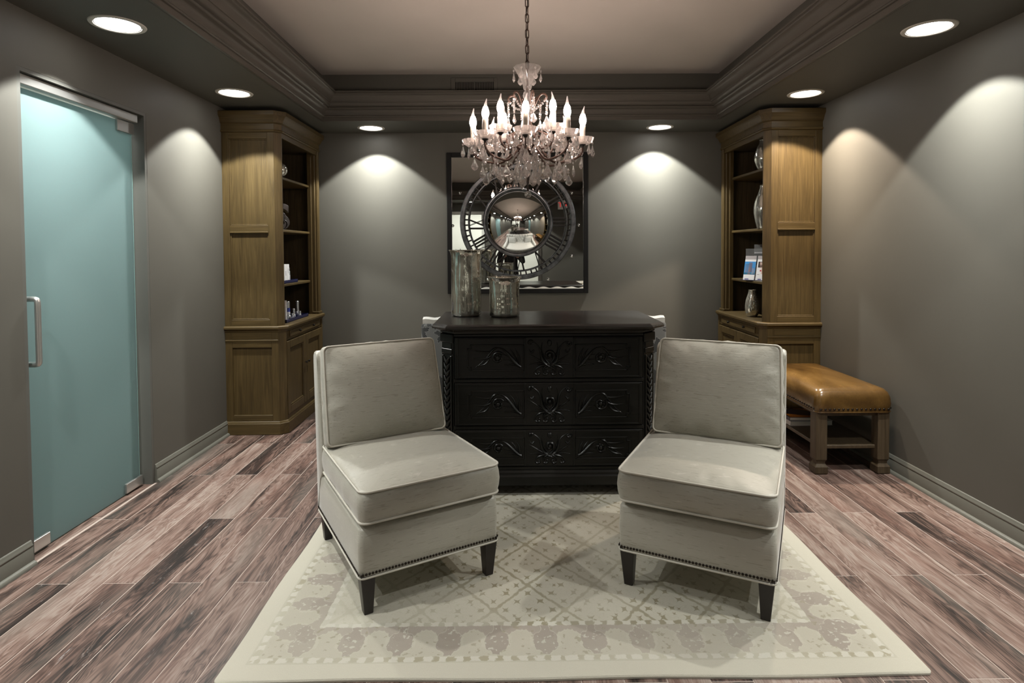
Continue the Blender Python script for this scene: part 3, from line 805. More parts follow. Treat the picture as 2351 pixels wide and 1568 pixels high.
def tray(label, x0, x1, y0, y1, z):
    b = B(); box(b, x0, x1, y0, y1, z, z + 0.006, 0.001)
    for a in ((x0, x0 + 0.004, y0, y1), (x1 - 0.004, x1, y0, y1), (x0, x1, y0, y0 + 0.004), (x0, x1, y1 - 0.004, y1)): box(b, a[0], a[1], a[2], a[3], z, z + 0.026)
    return tag(obj('display_tray', b, NAVY, smooth=0), label, 'tray')
tray('navy display tray under the white cartons', -1.95, -1.785, 4.60, 5.00, 1.140)
tray('navy display tray with small silver bottles on the counter', -1.97, -1.745, 4.62, 5.13, 0.834)
INK = plain('grey_print', (0.28, 0.28, 0.33), 0.6)
def carton(label, x, y, z, w, d, h, stripe=None, mat=WHITE, name='product_carton', cat='box'):
    b = B(); box(b, -w / 2, w / 2, -d / 2, d / 2, 0, h, 0.001, mi=0)
    if stripe:
        box(b, w / 2 - 0.0005, w / 2 + 0.0003, -0.004, 0.004, h * stripe, h * (stripe + 0.26), mi=1)
        box(b, -0.004, 0.004, -d / 2 - 0.0003, -d / 2 + 0.0005, h * stripe, h * (stripe + 0.26), mi=1)
        box(b, w / 2 - 0.0005, w / 2 + 0.0003, -d * 0.3, d * 0.3, h * 0.10, h * 0.14, mi=1)
    o = tag(obj(name, b, [mat, INK]), label, cat, 'cartons on the navy tray'); o.location = (x, y, z); return o
z = 1.147
cs = [('white carton nearest the bookcase post, print high up', 4.655, 0.62), ('second white carton from the bookcase post', 4.705, 0.36), ('third white carton from the bookcase post', 4.755, 0.38), ('last white carton before the clear bottle', 4.805, 0.5)]
for lab, y, st in cs: carton(lab, -1.815, y, z, 0.042, 0.044, 0.148, st)
bm = B(); box(bm, -0.02, 0.02, -0.011, 0.011, 0, 0.008); 
loft(bm, [[(0.017 * math.cos(2 * PI * i / 14), 0.017 * math.sin(2 * PI * i / 14) * f, zz) for i in range(14)] for zz, f in ((0.0, 1), (0.04, 1), (0.13, 0.75), (0.176, 0.12))])
o = tag(obj('product_tube', bm, WHITE), 'tall white tube standing behind the cartons', 'tube'); o.location = (-1.865, 4.665, z)
def bottle(name, label, x, y, z, r, h, cap, body, capm, grp='small bottles on the navy trays'):
    t = thing(name, label, 'bottle', (x, y, z), 0, grp)
    b = B(); lathe(b, [(0.0, 0), (r, 0), (r, h * (1 - cap) - 0.004), (r * 0.6, h * (1 - cap))], 16); obj('body', b, body, t)
    b = B(); lathe(b, [(0.0, h * (1 - cap)), (r * 0.92, h * (1 - cap)), (r * 0.92, h - 0.002), (r * 0.8, h), (0, h)], 16); obj('cap', b, capm, t)
    b = B(); lathe(b, [(r + 0.0003, h * 0.12), (r + 0.0006, h * 0.13), (r + 0.0006, h * 0.13 + h * (1 - cap) * 0.45), (r + 0.0003, h * 0.13 + h * (1 - cap) * 0.46)], 16); obj('label_band', b, LABELM, t)
    return t
LABELM = plain('silver_white_label', (0.55, 0.56, 0.60), 0.35)
CLEARB = plain('pale_bottle', (0.55, 0.62, 0.62), 0.12, 0.3)
BLUEB = plain('blue_bottle', (0.04, 0.06, 0.30), 0.25)
SILB = plain('silver_bottle', (0.62, 0.62, 0.63), 0.2, 0.9)
bottle('product_bottle', 'pale clear bottle beside the white cartons', -1.815, 4.86, z, 0.015, 0.118, 0.2, CLEARB, SILB)
z = 0.841
for lab, x, y, r_, h_, cp, bd in [('tall silver bottle with a blue band on the counter tray', -1.80, 4.80, 0.017, 0.150, 0.35, BLUEB), ('short silver jar beside the tall blue bottle', -1.775, 4.755, 0.018, 0.040, 0.5, SILB),
                                 ('small silver jar in the middle of the counter tray', -1.785, 4.86, 0.013, 0.045, 0.4, SILB), ('medium silver bottle on the counter tray', -1.80, 4.925, 0.014, 0.078, 0.4, SILB),
                                 ('slim silver bottle at the far end of the counter tray', -1.80, 5.015, 0.015, 0.135, 0.5, SILB), ('low silver jar at the far end of the counter tray', -1.765, 4.975, 0.012, 0.052, 0.4, SILB)]:
    bottle('product_bottle', lab, x, y, z, r_, h_, cp, bd, SILB)
def leaflet(name, label, loc, w, h, rz, tilt, panels, cat='leaflet', th=0.004, grp=None):
    b = B(); box(b, -w / 2, w / 2, -th / 2, th / 2, 0, h, mi=0)
    mats = [WHITE]
    for (x0, x1, z0, z1, mt) in panels:
        if mt not in mats: mats.append(mt)
        box(b, -w / 2 + w * x0, -w / 2 + w * x1, -th / 2 - 0.0006, -th / 2 + 0.001, h * z0, h * z1, mi=mats.index(mt))
    o = tag(obj(name, b, mats, smooth=0), label, cat, grp); o.location = loc; o.rotation_euler = (tilt, 0, rz); return o
SKIN = plain('printed_skin_tone', (0.62, 0.36, 0.27), 0.5); SKIN2 = plain('printed_pale_skin', (0.72, 0.52, 0.44), 0.5)
SKYB = plain('printed_sky_blue', (0.05, 0.27, 0.62), 0.4); AQUA = plain('printed_aqua', (0.10, 0.45, 0.55), 0.4); HAIR = plain('printed_dark_hair', (0.03, 0.02, 0.02), 0.5); ROSE = plain('printed_rose', (0.5, 0.04, 0.05), 0.5)
GREYP = plain('printed_grey', (0.36, 0.33, 0.33), 0.5)
leaflet('leaflet', 'navy leaflet with a portrait leaning on the counter tray', (-1.80, 4.675, 0.841), 0.055, 0.185, rad(62), rad(-8), [(0, 1, 0, .62, NAVYP), (0, 1, .62, .86, SKIN), (0, 1, .86, 1, NAVYP)])
bm = B(); loft(bm, [[(0.013 * math.cos(2 * PI * i / 14), 0.013 * math.sin(2 * PI * i / 14) * f, zz) for i in range(14)] for zz, f in ((0.0, 1), (0.02, 1), (0.10, 0.8), (0.165, 0.12))])
o = tag(obj('product_tube', bm, WHITE), 'slim white tube beside the navy portrait leaflet', 'tube'); o.location = (-1.79, 4.715, 0.841)

# ------------------------------------------------------------------ things on the right bookcase
def vase(label, prof, loc, mat=SILVERV, wob=None, n=36, grp='silver vases'):
    t = thing('vase', label, 'vase', loc, 0, grp)
    b = B(); lathe(b, prof, n, wob=wob); obj('body', b, mat, t, smooth=60)
    r, zt = prof[-1][0], prof[-1][1]
    b = B(); lathe(b, [(r, zt - 0.002), (r + 0.002, zt + 0.001), (r - 0.001, zt + 0.003), (r - 0.004, zt - 0.001), (r - 0.006, zt - 0.02), (r * 0.5, zt - 0.03)], n); obj('rim', b, mat, t, smooth=60)
    return t
def spl(pts, k=5):
    out = []
    for i in range(len(pts) - 1):
        p0, p1, p2, p3 = pts[max(i - 1, 0)], pts[i], pts[i + 1], pts[min(i + 2, len(pts) - 1)]
        for j in range(k):
            t = j / k
            out.append(tuple(0.5 * ((2 * b) + (-a + c) * t + (2 * a - 5 * b + 4 * c - d) * t * t + (-a + 3 * b - 3 * c + d) * t ** 3) for a, b, c, d in zip(p0, p1, p2, p3)))
    out.append(pts[-1]); return out
vase('rounded silver vase on the top shelf behind the bookcase post', spl([(0.02, 0), (0.045, 0.002), (0.068, 0.06), (0.070, 0.10), (0.055, 0.16), (0.034, 0.205), (0.032, 0.23)]), (2.066, 4.72, 2.040))
vase('tall slender silver vase on the second shelf', spl([(0.03, 0), (0.048, 0.003), (0.066, 0.08), (0.074, 0.15), (0.064, 0.22), (0.040, 0.29), (0.030, 0.325), (0.030, 0.345)]), (2.068, 4.72, 1.563))
vase('hammered silver bottle vase on the bookcase counter', spl([(0.02, 0), (0.040, 0.002), (0.052, 0.03), (0.058, 0.075), (0.050, 0.13), (0.036, 0.18), (0.029, 0.212), (0.030, 0.222)]), (2.035, 4.85, 0.834), MERC, lambda a, z: 0.03 * math.sin(3 * a + z * 40))
ACR = MatB('clear_acrylic').set(color=(0.95, 0.97, 0.97), rough=0.05, trans=0.9, ior=1.2).m
ht = thing('leaflet_holder', 'clear acrylic leaflet holder on the bookcase shelf', 'holder', (2.115, 4.80, 1.135), rad(-52))
bm = B(); box(bm, -0.19, 0.19, -0.05, 0.085, 0.0, 0.004); obj('base', bm, NAVY, ht)
for k in range(2):
    bm = B(); box(bm, -0.185 + k * 0.055, 0.185, 0.035 + k * 0.035, 0.038 + k * 0.035, 0.004, 0.265 + k * 0.035); o = obj('back_plate', bm, ACR, ht)
Mh = Matrix.Translation((2.115, 4.80, 1.139)) @ Matrix.Rotation(rad(-52), 4, 'Z')
def hl(label, lx, panels, h=0.205):
    p = Mh @ Vector((lx, -0.028, 0))
    leaflet('leaflet', label, p, 0.098, h, rad(-52), rad(-13), panels, grp='leaflets in the acrylic holder')
hl('white leaflet with a blue beach photo, first in the acrylic holder', -0.125, [(0, 1, .85, 1, GREYP), (0, 1, .22, .76, SKYB), (.08, .45, .3, .66, WHITE), (.4, .7, .32, .72, SKIN), (.72, .95, .24, .5, WHITE), (0, 1, .22, .30, AQUA), (.35, .6, .22, .30, SKIN), (.15, .5, .02, .05, NAVYP)])
hl('white leaflet with a dark-haired portrait, middle of the acrylic holder', -0.015, [(0, 1, .86, 1, GREYP), (.1, .95, .52, .76, HAIR), (.25, .72, .5, .74, SKIN2), (.42, .78, .25, .5, SKIN2), (.3, .45, .36, .42, ROSE), (.55, .75, .25, .34, ROSE), (.1, .3, .22, .24, GREYP), (.2, .5, .02, .05, NAVYP)])
hl('navy leaflet with a smiling face, next to the bookcase post', 0.095, [(0, 1, 0, .52, NAVYP), (0, 1, .52, .84, SKIN), (.45, .8, .60, .66, ROSE), (0, 1, .84, 1, NAVY), (.12, .85, .44, .47, INK), (.2, .85, .36, .39, INK), (.35, .75, .28, .32, WHITE), (.1, .7, .14, .2, INK)])
def hb(label, lx, ly, h):
    p = Mh @ Vector((lx, ly, 0)); leaflet('leaflet', label, p, 0.085, h, rad(-52), rad(-10), [(0, 1, 0.8, 1, GREYP)], grp='leaflets in the acrylic holder')
hb('grey-topped leaflet behind the beach leaflet', -0.075, 0.015, 0.235); hb('grey-topped leaflet behind the portrait leaflet', 0.035, 0.015, 0.230); hb('tallest grey-topped leaflet in the holder', 0.02, 0.056, 0.262)

# ------------------------------------------------------------------ square mirror with the clock wheel
MX, MZ, MH = 0.0975, 1.648, 0.650
t = thing('wall_mirror', 'large square mirror in a slim black frame on the far wall', 'mirror', (MX, YB - 0.003, MZ))
t.rotation_euler = (rad(0.15), 0, 0)      # hung mirrors lean out a little at the top
bm = B()
fw_ = 0.042
for a in ((-MH, -MH + fw_, -MH, MH), (MH - fw_, MH, -MH, MH), (-MH + fw_, MH - fw_, -MH, -MH + fw_), (-MH + fw_, MH - fw_, MH - fw_, MH)):
    box(bm, a[0], a[1], -0.038, -0.001, a[2], a[3], 0.003)
obj('frame', bm, BLACKFR, t)
bm = B(); box(bm, -MH + fw_ - 0.004, MH - fw_ + 0.004, -0.018, -0.004, -MH + fw_ - 0.004, MH - fw_ + 0.004); obj('mirror_glass', bm, MIRROR, t, smooth=0)
for x, z in ((-0.53, 0.28), (-0.60, -0.02), (0.50, 0.275), (0.565, -0.02), (0.50, -0.305), (0.28, -0.52), (-0.53, -0.30), (-0.28, -0.52)):
    bm = B(); lathe(bm, [(0.0135, 0.0), (0.0135, 0.003), (0.011, 0.009), (0.005, 0.013), (0.0005, 0.0138)], 12)
    for v in bm.verts: v.co = Vector((x + v.co.x, -0.018 - v.co.z, z + v.co.y))
    obj('glass_rosette', bm, CHROME, t)
CR = 0.530
ct = thing('clock_wheel', 'round iron clock wheel with Roman numerals and a convex mirror hung before the square mirror', 'clock', (0.098, YB - 0.075, 1.657))
def ringm(r0, r1, y0, y1, n=96, bev=0.004):
    b = B(); pr = [(r0, y0 + bev), (r0 + bev, y0), (r1 - bev, y0), (r1, y0 + bev), (r1, y1), (r0, y1)]
    loops = []
    for i in range(n):
        a = 2 * PI * i / n; loops.append([(r * math.sin(a), y, r * math.cos(a)) for r, y in pr])
    loops.append(loops[0]); loft(b, loops, True, False, False); return b
obj('outer_rim', ringm(0.488, CR, -0.018, 0.012, bev=0.007), IRON, ct, smooth=40)
obj('inner_rim', ringm(0.444, 0.457, -0.008, 0.008), IRON, ct, smooth=40)
obj('mirror_rim', ringm(0.292, 0.320, -0.030, 0.016, bev=0.010), IRON, ct, smooth=40)
bm = B(); box(bm, -0.005, 0.005, -0.004, 0.004, 0.453, 0.492); bar_me = mesh_of('minute_bar', bm, DKMETAL)
for i in range(60): inst('minute_bar', bar_me, ct, (0, 0, 0), (0, 2 * PI * (i + 0.5) / 60, 0))
def numeral(k, strokes):
    """strokes in numeral space: x across (-1..1 scaled), two ends inner/outer radius"""
    b = B()
    for x0, x1, wdt in strokes:
        p = [(x0 - wdt / 2, 0.314), (x0 + wdt / 2, 0.314), (x1 + wdt / 2, 0.448), (x1 - wdt / 2, 0.448)]
        prism(b, p, 'y', -0.005, 0.004)
    o = obj('numeral', b, DKMETAL, ct, smooth=0); o.rotation_euler = (0, 2 * PI * k / 12, 0)
T, th = 0.014, 0.005
NUM = {1: [(0, 0, T)], 2: [(-.018, -.018, T), (.018, .018, T)], 3: [(-.034, -.034, T), (0, 0, T), (.034, .034, T)], 4: [(-.048, -.048, T), (-.016, -.016, T), (.016, .016, T), (.048, .048, T)],
       5: [(.0, -.030, T), (.0, .032, th)], 6: [(-.026, -.056, T), (-.026, .004, th), (.034, .034, T)], 7: [(-.042, -.072, T), (-.042, -.014, th), (.014, .014, T), (.044, .044, T)],
       8: [(-.058, -.088, T), (-.058, -.030, th), (-.006, -.006, T), (.022, .022, T), (.050, .050, T)], 9: [(-.030, .024, T), (.024, -.030, th), (-.056, -.056, T)],
       10: [(-.028, .028, T), (.028, -.028, th)], 11: [(-.034, .014, T), (.014, -.034, th), (.042, .042, T)], 12: [(-.050, -.006, T), (-.006, -.050, th), (.018, .018, T), (.044, .044, T)]}
for k, s in NUM.items(): numeral(k, s)
bm = B(); Rr = 0.296
prof_ = []
loops = []
RS = 0.50
for i in range(26):
    r = Rr * (1 - i / 26.0); zz = math.sqrt(RS * RS - r * r) - math.sqrt(RS * RS - Rr * Rr)
    loops.append([(r * math.cos(2 * PI * k / 96), -0.004 - zz, r * math.sin(2 * PI * k / 96)) for k in range(96)])
loft(bm, loops, True, False, True)
obj('convex_glass', bm, CONVEX, ct, smooth=80)

# ------------------------------------------------------------------ carved chest of drawers
CX0, CX1, CYF, CYB, CZ = -0.383, 0.843, 3.29, 3.93, 0.985
ch = thing('chest_of_drawers', 'black carved three-drawer chest between the two slipper chairs', 'chest', (0, 0, RZ))
def cplan(off, ccx=0.085, ccy=0.085):
    t = 0.4142 * off
    x0, x1, y0, y1 = CX0 - off, CX1 + off, CYF - off, CYB + off
    return [(x0 + ccx + t * 0, y0), (x1 - ccx, y0), (x1, y0 + ccy), (x1, y1), (x0, y1), (x0, y0 + ccy)]
def cstack(nm, lv, mat, ccx=0.085, ccy=0.085):
    b = B(); loft(b, [[(x, y, z) for x, y in cplan(off, ccx, ccy)] for off, z in lv]); return obj(nm, b, mat, ch, smooth=25)
cstack('body', [(-0.012, 0.13), (-0.012, 0.95)], EBONY)
cstack('top', [(0.0, 0.915), (0.006, 0.920), (0.006, 0.928), (0.018, 0.936), (0.034, 0.944), (0.048, 0.947), (0.050, 0.956), (0.046, 0.965), (0.036, CZ - RZ)], TOPW)
cstack('base_moulding', [(0.022, 0.060), (0.022, 0.108), (0.016, 0.114), (0.012, 0.120), (0.014, 0.128), (0.004, 0.140), (-0.012, 0.142)], EBONY)
for x, y in ((CX0 + 0.08, CYF + 0.10), (CX1 - 0.08, CYF + 0.10), (CX0 + 0.06, CYB - 0.06), (CX1 - 0.06, CYB - 0.06)):
    bm = B(); lathe(bm, [(0.020, 0.0), (0.034, 0.006), (0.042, 0.028), (0.036, 0.050), (0.03, 0.062)], 16, (x, y, 0)); obj('bun_foot', bm, EBONY, ch, smooth=60)
# rails between drawers
FX0, FX1 = CX0 + 0.078, CX1 - 0.078
bm = B()
for z0, z1 in ((0.640, 0.662), (0.372, 0.394), (0.140, 0.160), (0.900, 0.916)): bm = B(); box(bm, FX0, FX1, CYF - 0.004, CYF + 0.02, z0, z1, 0.003); obj('rail', bm, EBONY, ch)
# carved motifs: leaf scrolls as tapered half-buried rods
def leaf(b, pts, r0, r1=0.0015, y=0.0, n=6, flat=(1.0, 0.9)):
    m = len(pts); rs = []
    for i in range(m):
        t = i / (m - 1); rs.append(r0 * (0.45 + 0.55 * math.sin(PI * min(1, t * 1.25 + 0.1))) * (1 - t) + r1 + r0 * 0.25 * math.sin(PI * t))
    tube(b, [(x, y, z) for x, z in pts], rs, n, flat=flat)
def curl(cx, cz, r, a0, turns, n=16, shrink=0.75):
    return [(cx + r * (1 - shrink * i / n) * math.cos(a0 + turns * 2 * PI * i / n), cz + r * (1 - shrink * i / n) * math.sin(a0 + turns * 2 * PI * i / n)) for i in range(n + 1)]
def q2(p0, p1, p2, p3, n=10): return bez(p0, p1, p2, p3, n)
def carve_side(b, x0, x1, z0, z1, flip, y):
    w, h = x1 - x0, z1 - z0
    def P(u, v): return ((x1 - u * w) if flip else (x0 + u * w), z0 + v * h)
    def C(*uv, n=10): return q2(*[P(*p) for p in uv], n=n)
    leaf(b, C((.97, .10), (.80, .30), (.72, .95), (.50, .94), n=14), 0.0085, 0.004, y)
    leaf(b, C((.50, .94), (.38, .92), (.36, .50), (.08, .10), n=14), 0.0075, 0.002, y)
    leaf(b, C((.42, .80), (.30, .72), (.20, .76), (.04, .84)), 0.006, 0.002, y)
    leaf(b, C((.38, .58), (.28, .42), (.18, .46), (.04, .50)), 0.006, 0.002, y)
    leaf(b, C((.34, .44), (.28, .14), (.18, .20), (.10, .16)), 0.006, 0.002, y)
    leaf(b, C((.92, .14), (.82, .24), (.76, .22), (.64, .20)), 0.006, 0.002, y)
    leaf(b, C((.90, .20), (.82, .40), (.76, .40), (.62, .42)), 0.0055, 0.002, y)
    leaf(b, C((.86, .34), (.78, .56), (.72, .60), (.62, .64)), 0.005, 0.002, y)
    leaf(b, C((.94, .16), (.96, .50), (.92, .70), (.86, .92)), 0.008, 0.002, y)
    leaf(b, C((.92, .20), (.86, .55), (.84, .70), (.76, .88)), 0.006, 0.002, y)
    c = P(.52, .50)
    leaf(b, curl(c[0], c[1], h * 0.27, 0.6, -1.3 if flip else 1.3), 0.007, 0.003, y)
    sphere(b, (c[0], y, c[1]), 0.012, 10)
    for k in range(7):
        a = 2 * PI * k / 7; sphere(b, (c[0] + 0.02 * math.cos(a), y, c[1] + 0.02 * math.sin(a)), 0.0075, 8)
def carve_mid(b, x0, x1, z0, z1, y):
    w, h = x1 - x0, z1 - z0
    for f in (1, -1):
        def P(u, v): return ((x0 + x1) / 2 + f * (u - 0.5) * w, z0 + v * h)
        def C(*uv, n=10): return q2(*[P(*p) for p in uv], n=n)
        leaf(b, C((.54, .24), (.16, .42), (.46, .72), (.12, .93), n=16), 0.0085, 0.003, y)
        leaf(b, curl(*P(.09, .88), h * 0.075, 0.3, 0.9 * f), 0.006, 0.003, y)
        leaf(b, C((.50, .32), (.36, .50), (.30, .66), (.34, .90), n=12), 0.006, 0.002, y)
        leaf(b, C((.46, .34), (.30, .38), (.22, .48), (.06, .60)), 0.007, 0.002, y)
        leaf(b, C((.40, .34), (.28, .34), (.18, .36), (.06, .32)), 0.006, 0.002, y)
        leaf(b, C((.48, .32), (.34, .30), (.20, .26), (.19, .12), n=12), 0.0075, 0.003, y)
        leaf(b, curl(*P(.245, .115), h * 0.085, PI if f > 0 else 0, 0.8 * f), 0.0055, 0.003, y)
        leaf(b, C((.50, .30), (.60, .30), (.68, .20), (.62, .08), n=12), 0.007, 0.003, y)
        leaf(b, curl(*P(.585, .12), h * 0.085, -0.6 if f > 0 else PI + 0.6, -0.9 * f), 0.0055, 0.003, y)
        leaf(b, C((.16, .70), (.12, .62), (.10, .60), (.05, .74)), 0.005, 0.002, y)
    c = ((x0 + x1) / 2, z0 + 0.56 * h)
    leaf(b, curl(c[0], c[1], h * 0.13, -0.8, 1.4), 0.0075, 0.004, y)
    sphere(b, (c[0], y, c[1]), 0.012, 10); sphere(b, (c[0], y, z0 + 0.88 * h), 0.014, 10, 0, 1.3)
for z0, z1 in ((0.664, 0.898), (0.396, 0.638), (0.162, 0.370)):
    b = B(); box(b, FX0 + 0.004, FX1 - 0.004, CYF - 0.006, CYF + 0.02, z0, z1, 0.003)
    d = obj('drawer', b, EBONY, ch)
    yF = CYF - 0.006
    xa, xb, xc, xd = FX0 + 0.02, 0.092, 0.376, FX1 - 0.02
    for (p, q) in ((xa, xb), (xc, xd)):       # stepped picture-frame mouldings of the two side panels
        left = p == xa; b = B()
        o1, o2 = (p + 0.02, q - 0.006) if left else (p + 0.006, q - 0.02)
        zz0, zz1 = z0 + 0.026, z1 - 0.026
        for a in ((p, q, z0 + 0.006, z0 + 0.012), (p, q, z1 - 0.012, z1 - 0.006), (p, p + 0.006, z0 + 0.006, z1 - 0.006), (q - 0.006, q, z0 + 0.006, z1 - 0.006)):
            box(b, a[0], a[1], yF - 0.004, yF + 0.002, a[2], a[3], 0.0015)
        e0, e1 = (o1 + 0.055, o2) if left else (o1, o2 - 0.055)
        s0 = o1 + 0.038 if left else o2 - 0.038
        zm0, zm1 = z0 + 0.065, z1 - 0.065; zz0, zz1 = z0 + 0.045, z1 - 0.045
        far = e1 if left else e0
        pts = [(far, zz0), (e0 if left else e1, zz0), (e0 if left else e1, zm0), (s0, zm0), (s0, zm1), (e0 if left else e1, zm1), (e0 if left else e1, zz1), (far, zz1), (far, zz0)]
        for u, v in zip(pts[:-1], pts[1:]):
            box(b, min(u[0], v[0]) - 0.004, max(u[0], v[0]) + 0.004, yF - 0.006, yF + 0.002, min(u[1], v[1]) - 0.004, max(u[1], v[1]) + 0.004, 0.002)
        obj('panel_moulding', b, EBONY, d)
    for x in (xb + 0.004, xc - 0.004): b = B(); box(b, x - 0.005, x + 0.005, yF - 0.006, yF + 0.002, z0 + 0.004, z1 - 0.004, 0.002); obj('upright_moulding', b, EBONY, d)
    b = B(); carve_side(b, xa + 0.08, xb - 0.012, z0 + 0.052, z1 - 0.052, False, yF); obj('carving', b, EBONY, d, smooth=60)
    b = B(); carve_mid(b, xb + 0.012, xc - 0.012, z0 + 0.010, z1 - 0.008, yF); obj('carving', b, EBONY, d, smooth=60)
    b = B(); carve_side(b, xc + 0.012, xd - 0.08, z0 + 0.052, z1 - 0.052, True, yF); obj('carving', b, EBONY, d, smooth=60)
# canted pilasters with a column of carved husks
for sgn, xa in ((-1, CX0), (1, CX1)):
    cx = xa - sgn * 0.0425 * 1.0; cy = CYF + 0.0425
    M = Matrix.Translation((cx, cy, 0)) @ Matrix.Rotation(sgn * rad(45), 4, 'Z')
    b = B(); box(b, -0.052, 0.052, -0.006, 0.03, 0.142, 0.915, 0.003, M=M)
    box(b, -0.046, 0.046, -0.014, 0.01, 0.80, 0.83, 0.003, M=M); box(b, -0.056, 0.056, -0.016, 0.01, 0.865, 0.915, 0.004, M=M); box(b, -0.040, 0.040, -0.012, 0.01, 0.83, 0.866, 0.004, M=M)
    for s in (-1, 1): box(b, s * 0.036 - 0.006, s * 0.036 + 0.006, -0.014, 0.0, 0.16, 0.79, 0.002, M=M)
    o = obj('pilaster', b, EBONYV, ch)
    b = B()
    n = 17
    for i in range(n):
        z = 0.77 - i * 0.036
        for s in (-1, 1):
            pts = [M @ Vector((0.0, -0.011, z - 0.022)), M @ Vector((s * 0.012, -0.013, z - 0.006)), M @ Vector((s * 0.026, -0.010, z + 0.012))]
            tube(b, pts, [0.010, 0.009, 0.003], 7)
    obj('husk_carving', b, EBONYV, o, smooth=60)

# mercury glass vases on the chest
def cyl_vase(label, x, y, r, h):
    t = thing('vase', label, 'vase', (x, y, CZ), 0.4, 'mercury glass cylinder vases')
    wob = lambda a, z: 0.010 * math.sin(5 * a + z * 13) + 0.006 * math.sin(11 * a - z * 23) + 0.004 * math.sin(17 * a + 2)
    pr = [(0.0, 0.004), (r * 0.86, 0.001), (r * 0.97, 0.006), (r, 0.016)] + [(r * (1 + 0.006 * math.sin(i * 2.1)), 0.016 + (h - 0.066) * i / 16) for i in range(1, 17)]
    pr += [(r * 1.005, h - 0.035), (r * 1.045, h - 0.015), (r * 1.11, h - 0.004), (r * 1.13, h)]
    b = B(); lathe(b, pr, 72, wob=wob); 
    bmesh.ops.delete(b, geom=[f for f in b.faces if len(f.verts) > 10 and f.calc_center_median().z > h * 0.9], context='FACES')
    obj('body', b, MERC, t, smooth=60)
    b = B(); tube(b, [(r * 1.125 * math.cos(2 * PI * i / 64), r * 1.125 * math.sin(2 * PI * i / 64), h) for i in range(64)], 0.0035, 8, True); obj('rim', b, MERC, t, smooth=80)
cyl_vase('taller mercury glass cylinder vase on the black chest', -0.262, 3.715, 0.0945, 0.415)
cyl_vase('shorter mercury glass cylinder vase on the black chest', -0.020, 3.675, 0.0945, 0.245)
# ------------------------------------------------------------------ cushions
def cushion(name, hw, hd, h, crown, parent, mat=SATIN, M=None, rc=0.035, pipe=0.0045, seed=0, belly=0.01, pucker=0.0035, taper=0.0, crown_b=None, sag=0.0):
    """box cushion: outline hw x hd, boxing height h (local z up), domed faces; M places it"""
    rnd = random.Random(seed); ph = [rnd.uniform(0, 6.28) for _ in range(8)]
    base = rrect(hw, hd, rc, 5, 14); N = len(base)
    crown_b = crown if crown_b is None else crown_b
    arc = [0.0]
    for i in range(1, N): arc.append(arc[-1] + math.hypot(base[i][0] - base[i - 1][0], base[i][1] - base[i - 1][1]))
    tot = arc[-1] + math.hypot(base[0][0] - base[-1][0], base[0][1] - base[-1][1]); arc = [v / tot * 2 * PI for v in arc]
    edgew = [1.0 - 0.95 * min(1.0, (abs(x) / hw) ** 10 * (abs(y) / hd) ** 10 * 3) for x, y in base]
    def per(i):  # corner closeness
        x, y = base[i]; return (abs(x) / hw) ** 6 * (abs(y) / hd) ** 6
    def pk(i, k):
        a = arc[i]
        return pucker * edgew[i] * (0.6 * math.sin(23 * a + ph[0] + k) + 0.5 * math.sin(41 * a + ph[1]) + 0.5 * math.sin(11 * a + ph[2] + k * 2))
    loops = []
    def face(zc, sgn, cr, order):
        out = []
        for s in order:
            lp = []
            for i, (x, y) in enumerate(base):
                x2, y2 = x * s, y * s
                u, v = x2 / hw, y2 / hd
                dome = cr * ((1 - abs(u) ** 3.2) * (1 - abs(v) ** 3.2)) ** 0.85 if abs(u) < 1 and abs(v) < 1 else 0
                e = max(0.0, (s - 0.74) / 0.26)
                z = zc + sgn * (dome + (pk(i, 1 if sgn > 0 else 4) * e * (1 - e) * 4.2))
                z += -sag * (1 - u * u) * (v if v > 0 else 0)
                f = 1 + taper * (y2 / hd)
                lp.append((x2 * f, y2, z))
            out.append(lp)
        return out
    rings = [0.04, 0.14, 0.26, 0.38, 0.50, 0.60, 0.70, 0.78, 0.85, 0.91, 0.96, 1.0]
    loops += face(-h / 2, -1, crown_b, rings)
    for k in (0.25, 0.5, 0.75):
        b_ = belly * math.sin(PI * k)
        lp = []
        for i, (x, y) in enumerate(base):
            nrm = math.hypot(x / hw ** 2, y / hd ** 2); d = b_ + pk(i, 7) * math.sin(PI * k) * 0.8
            l_ = math.hypot(x, y); z = -h / 2 + h * k - sag * (1 - (x / hw) ** 2) * (y / hd if y > 0 else 0)
            f = 1 + taper * (y / hd)
            lp.append(((x + x / l_ * d) * f, y + y / l_ * d, z))
        loops.append(lp)
    loops += face(h / 2, 1, crown, rings[::-1])
    bm = B(); loft(bm, loops)
    pb = B()
    for lp in (face(h / 2, 1, crown, [1.0])[0], face(-h / 2, -1, crown_b, [1.0])[0]):
        l2 = []
        for x, y, z in lp:
            l_ = math.hypot(x, y); l2.append((x + x / l_ * pipe * 0.6, y + y / l_ * pipe * 0.6, z))
        tube(pb, l2, pipe, 7, True)
    if M is not None:
        for bb in (bm, pb):
            for v in bb.verts: v.co = M @ v.co
    o = obj(name, bm, mat, parent, smooth=70)
    obj('piping', pb, PIPE if mat is SATIN else mat, o, smooth=80)
    return o

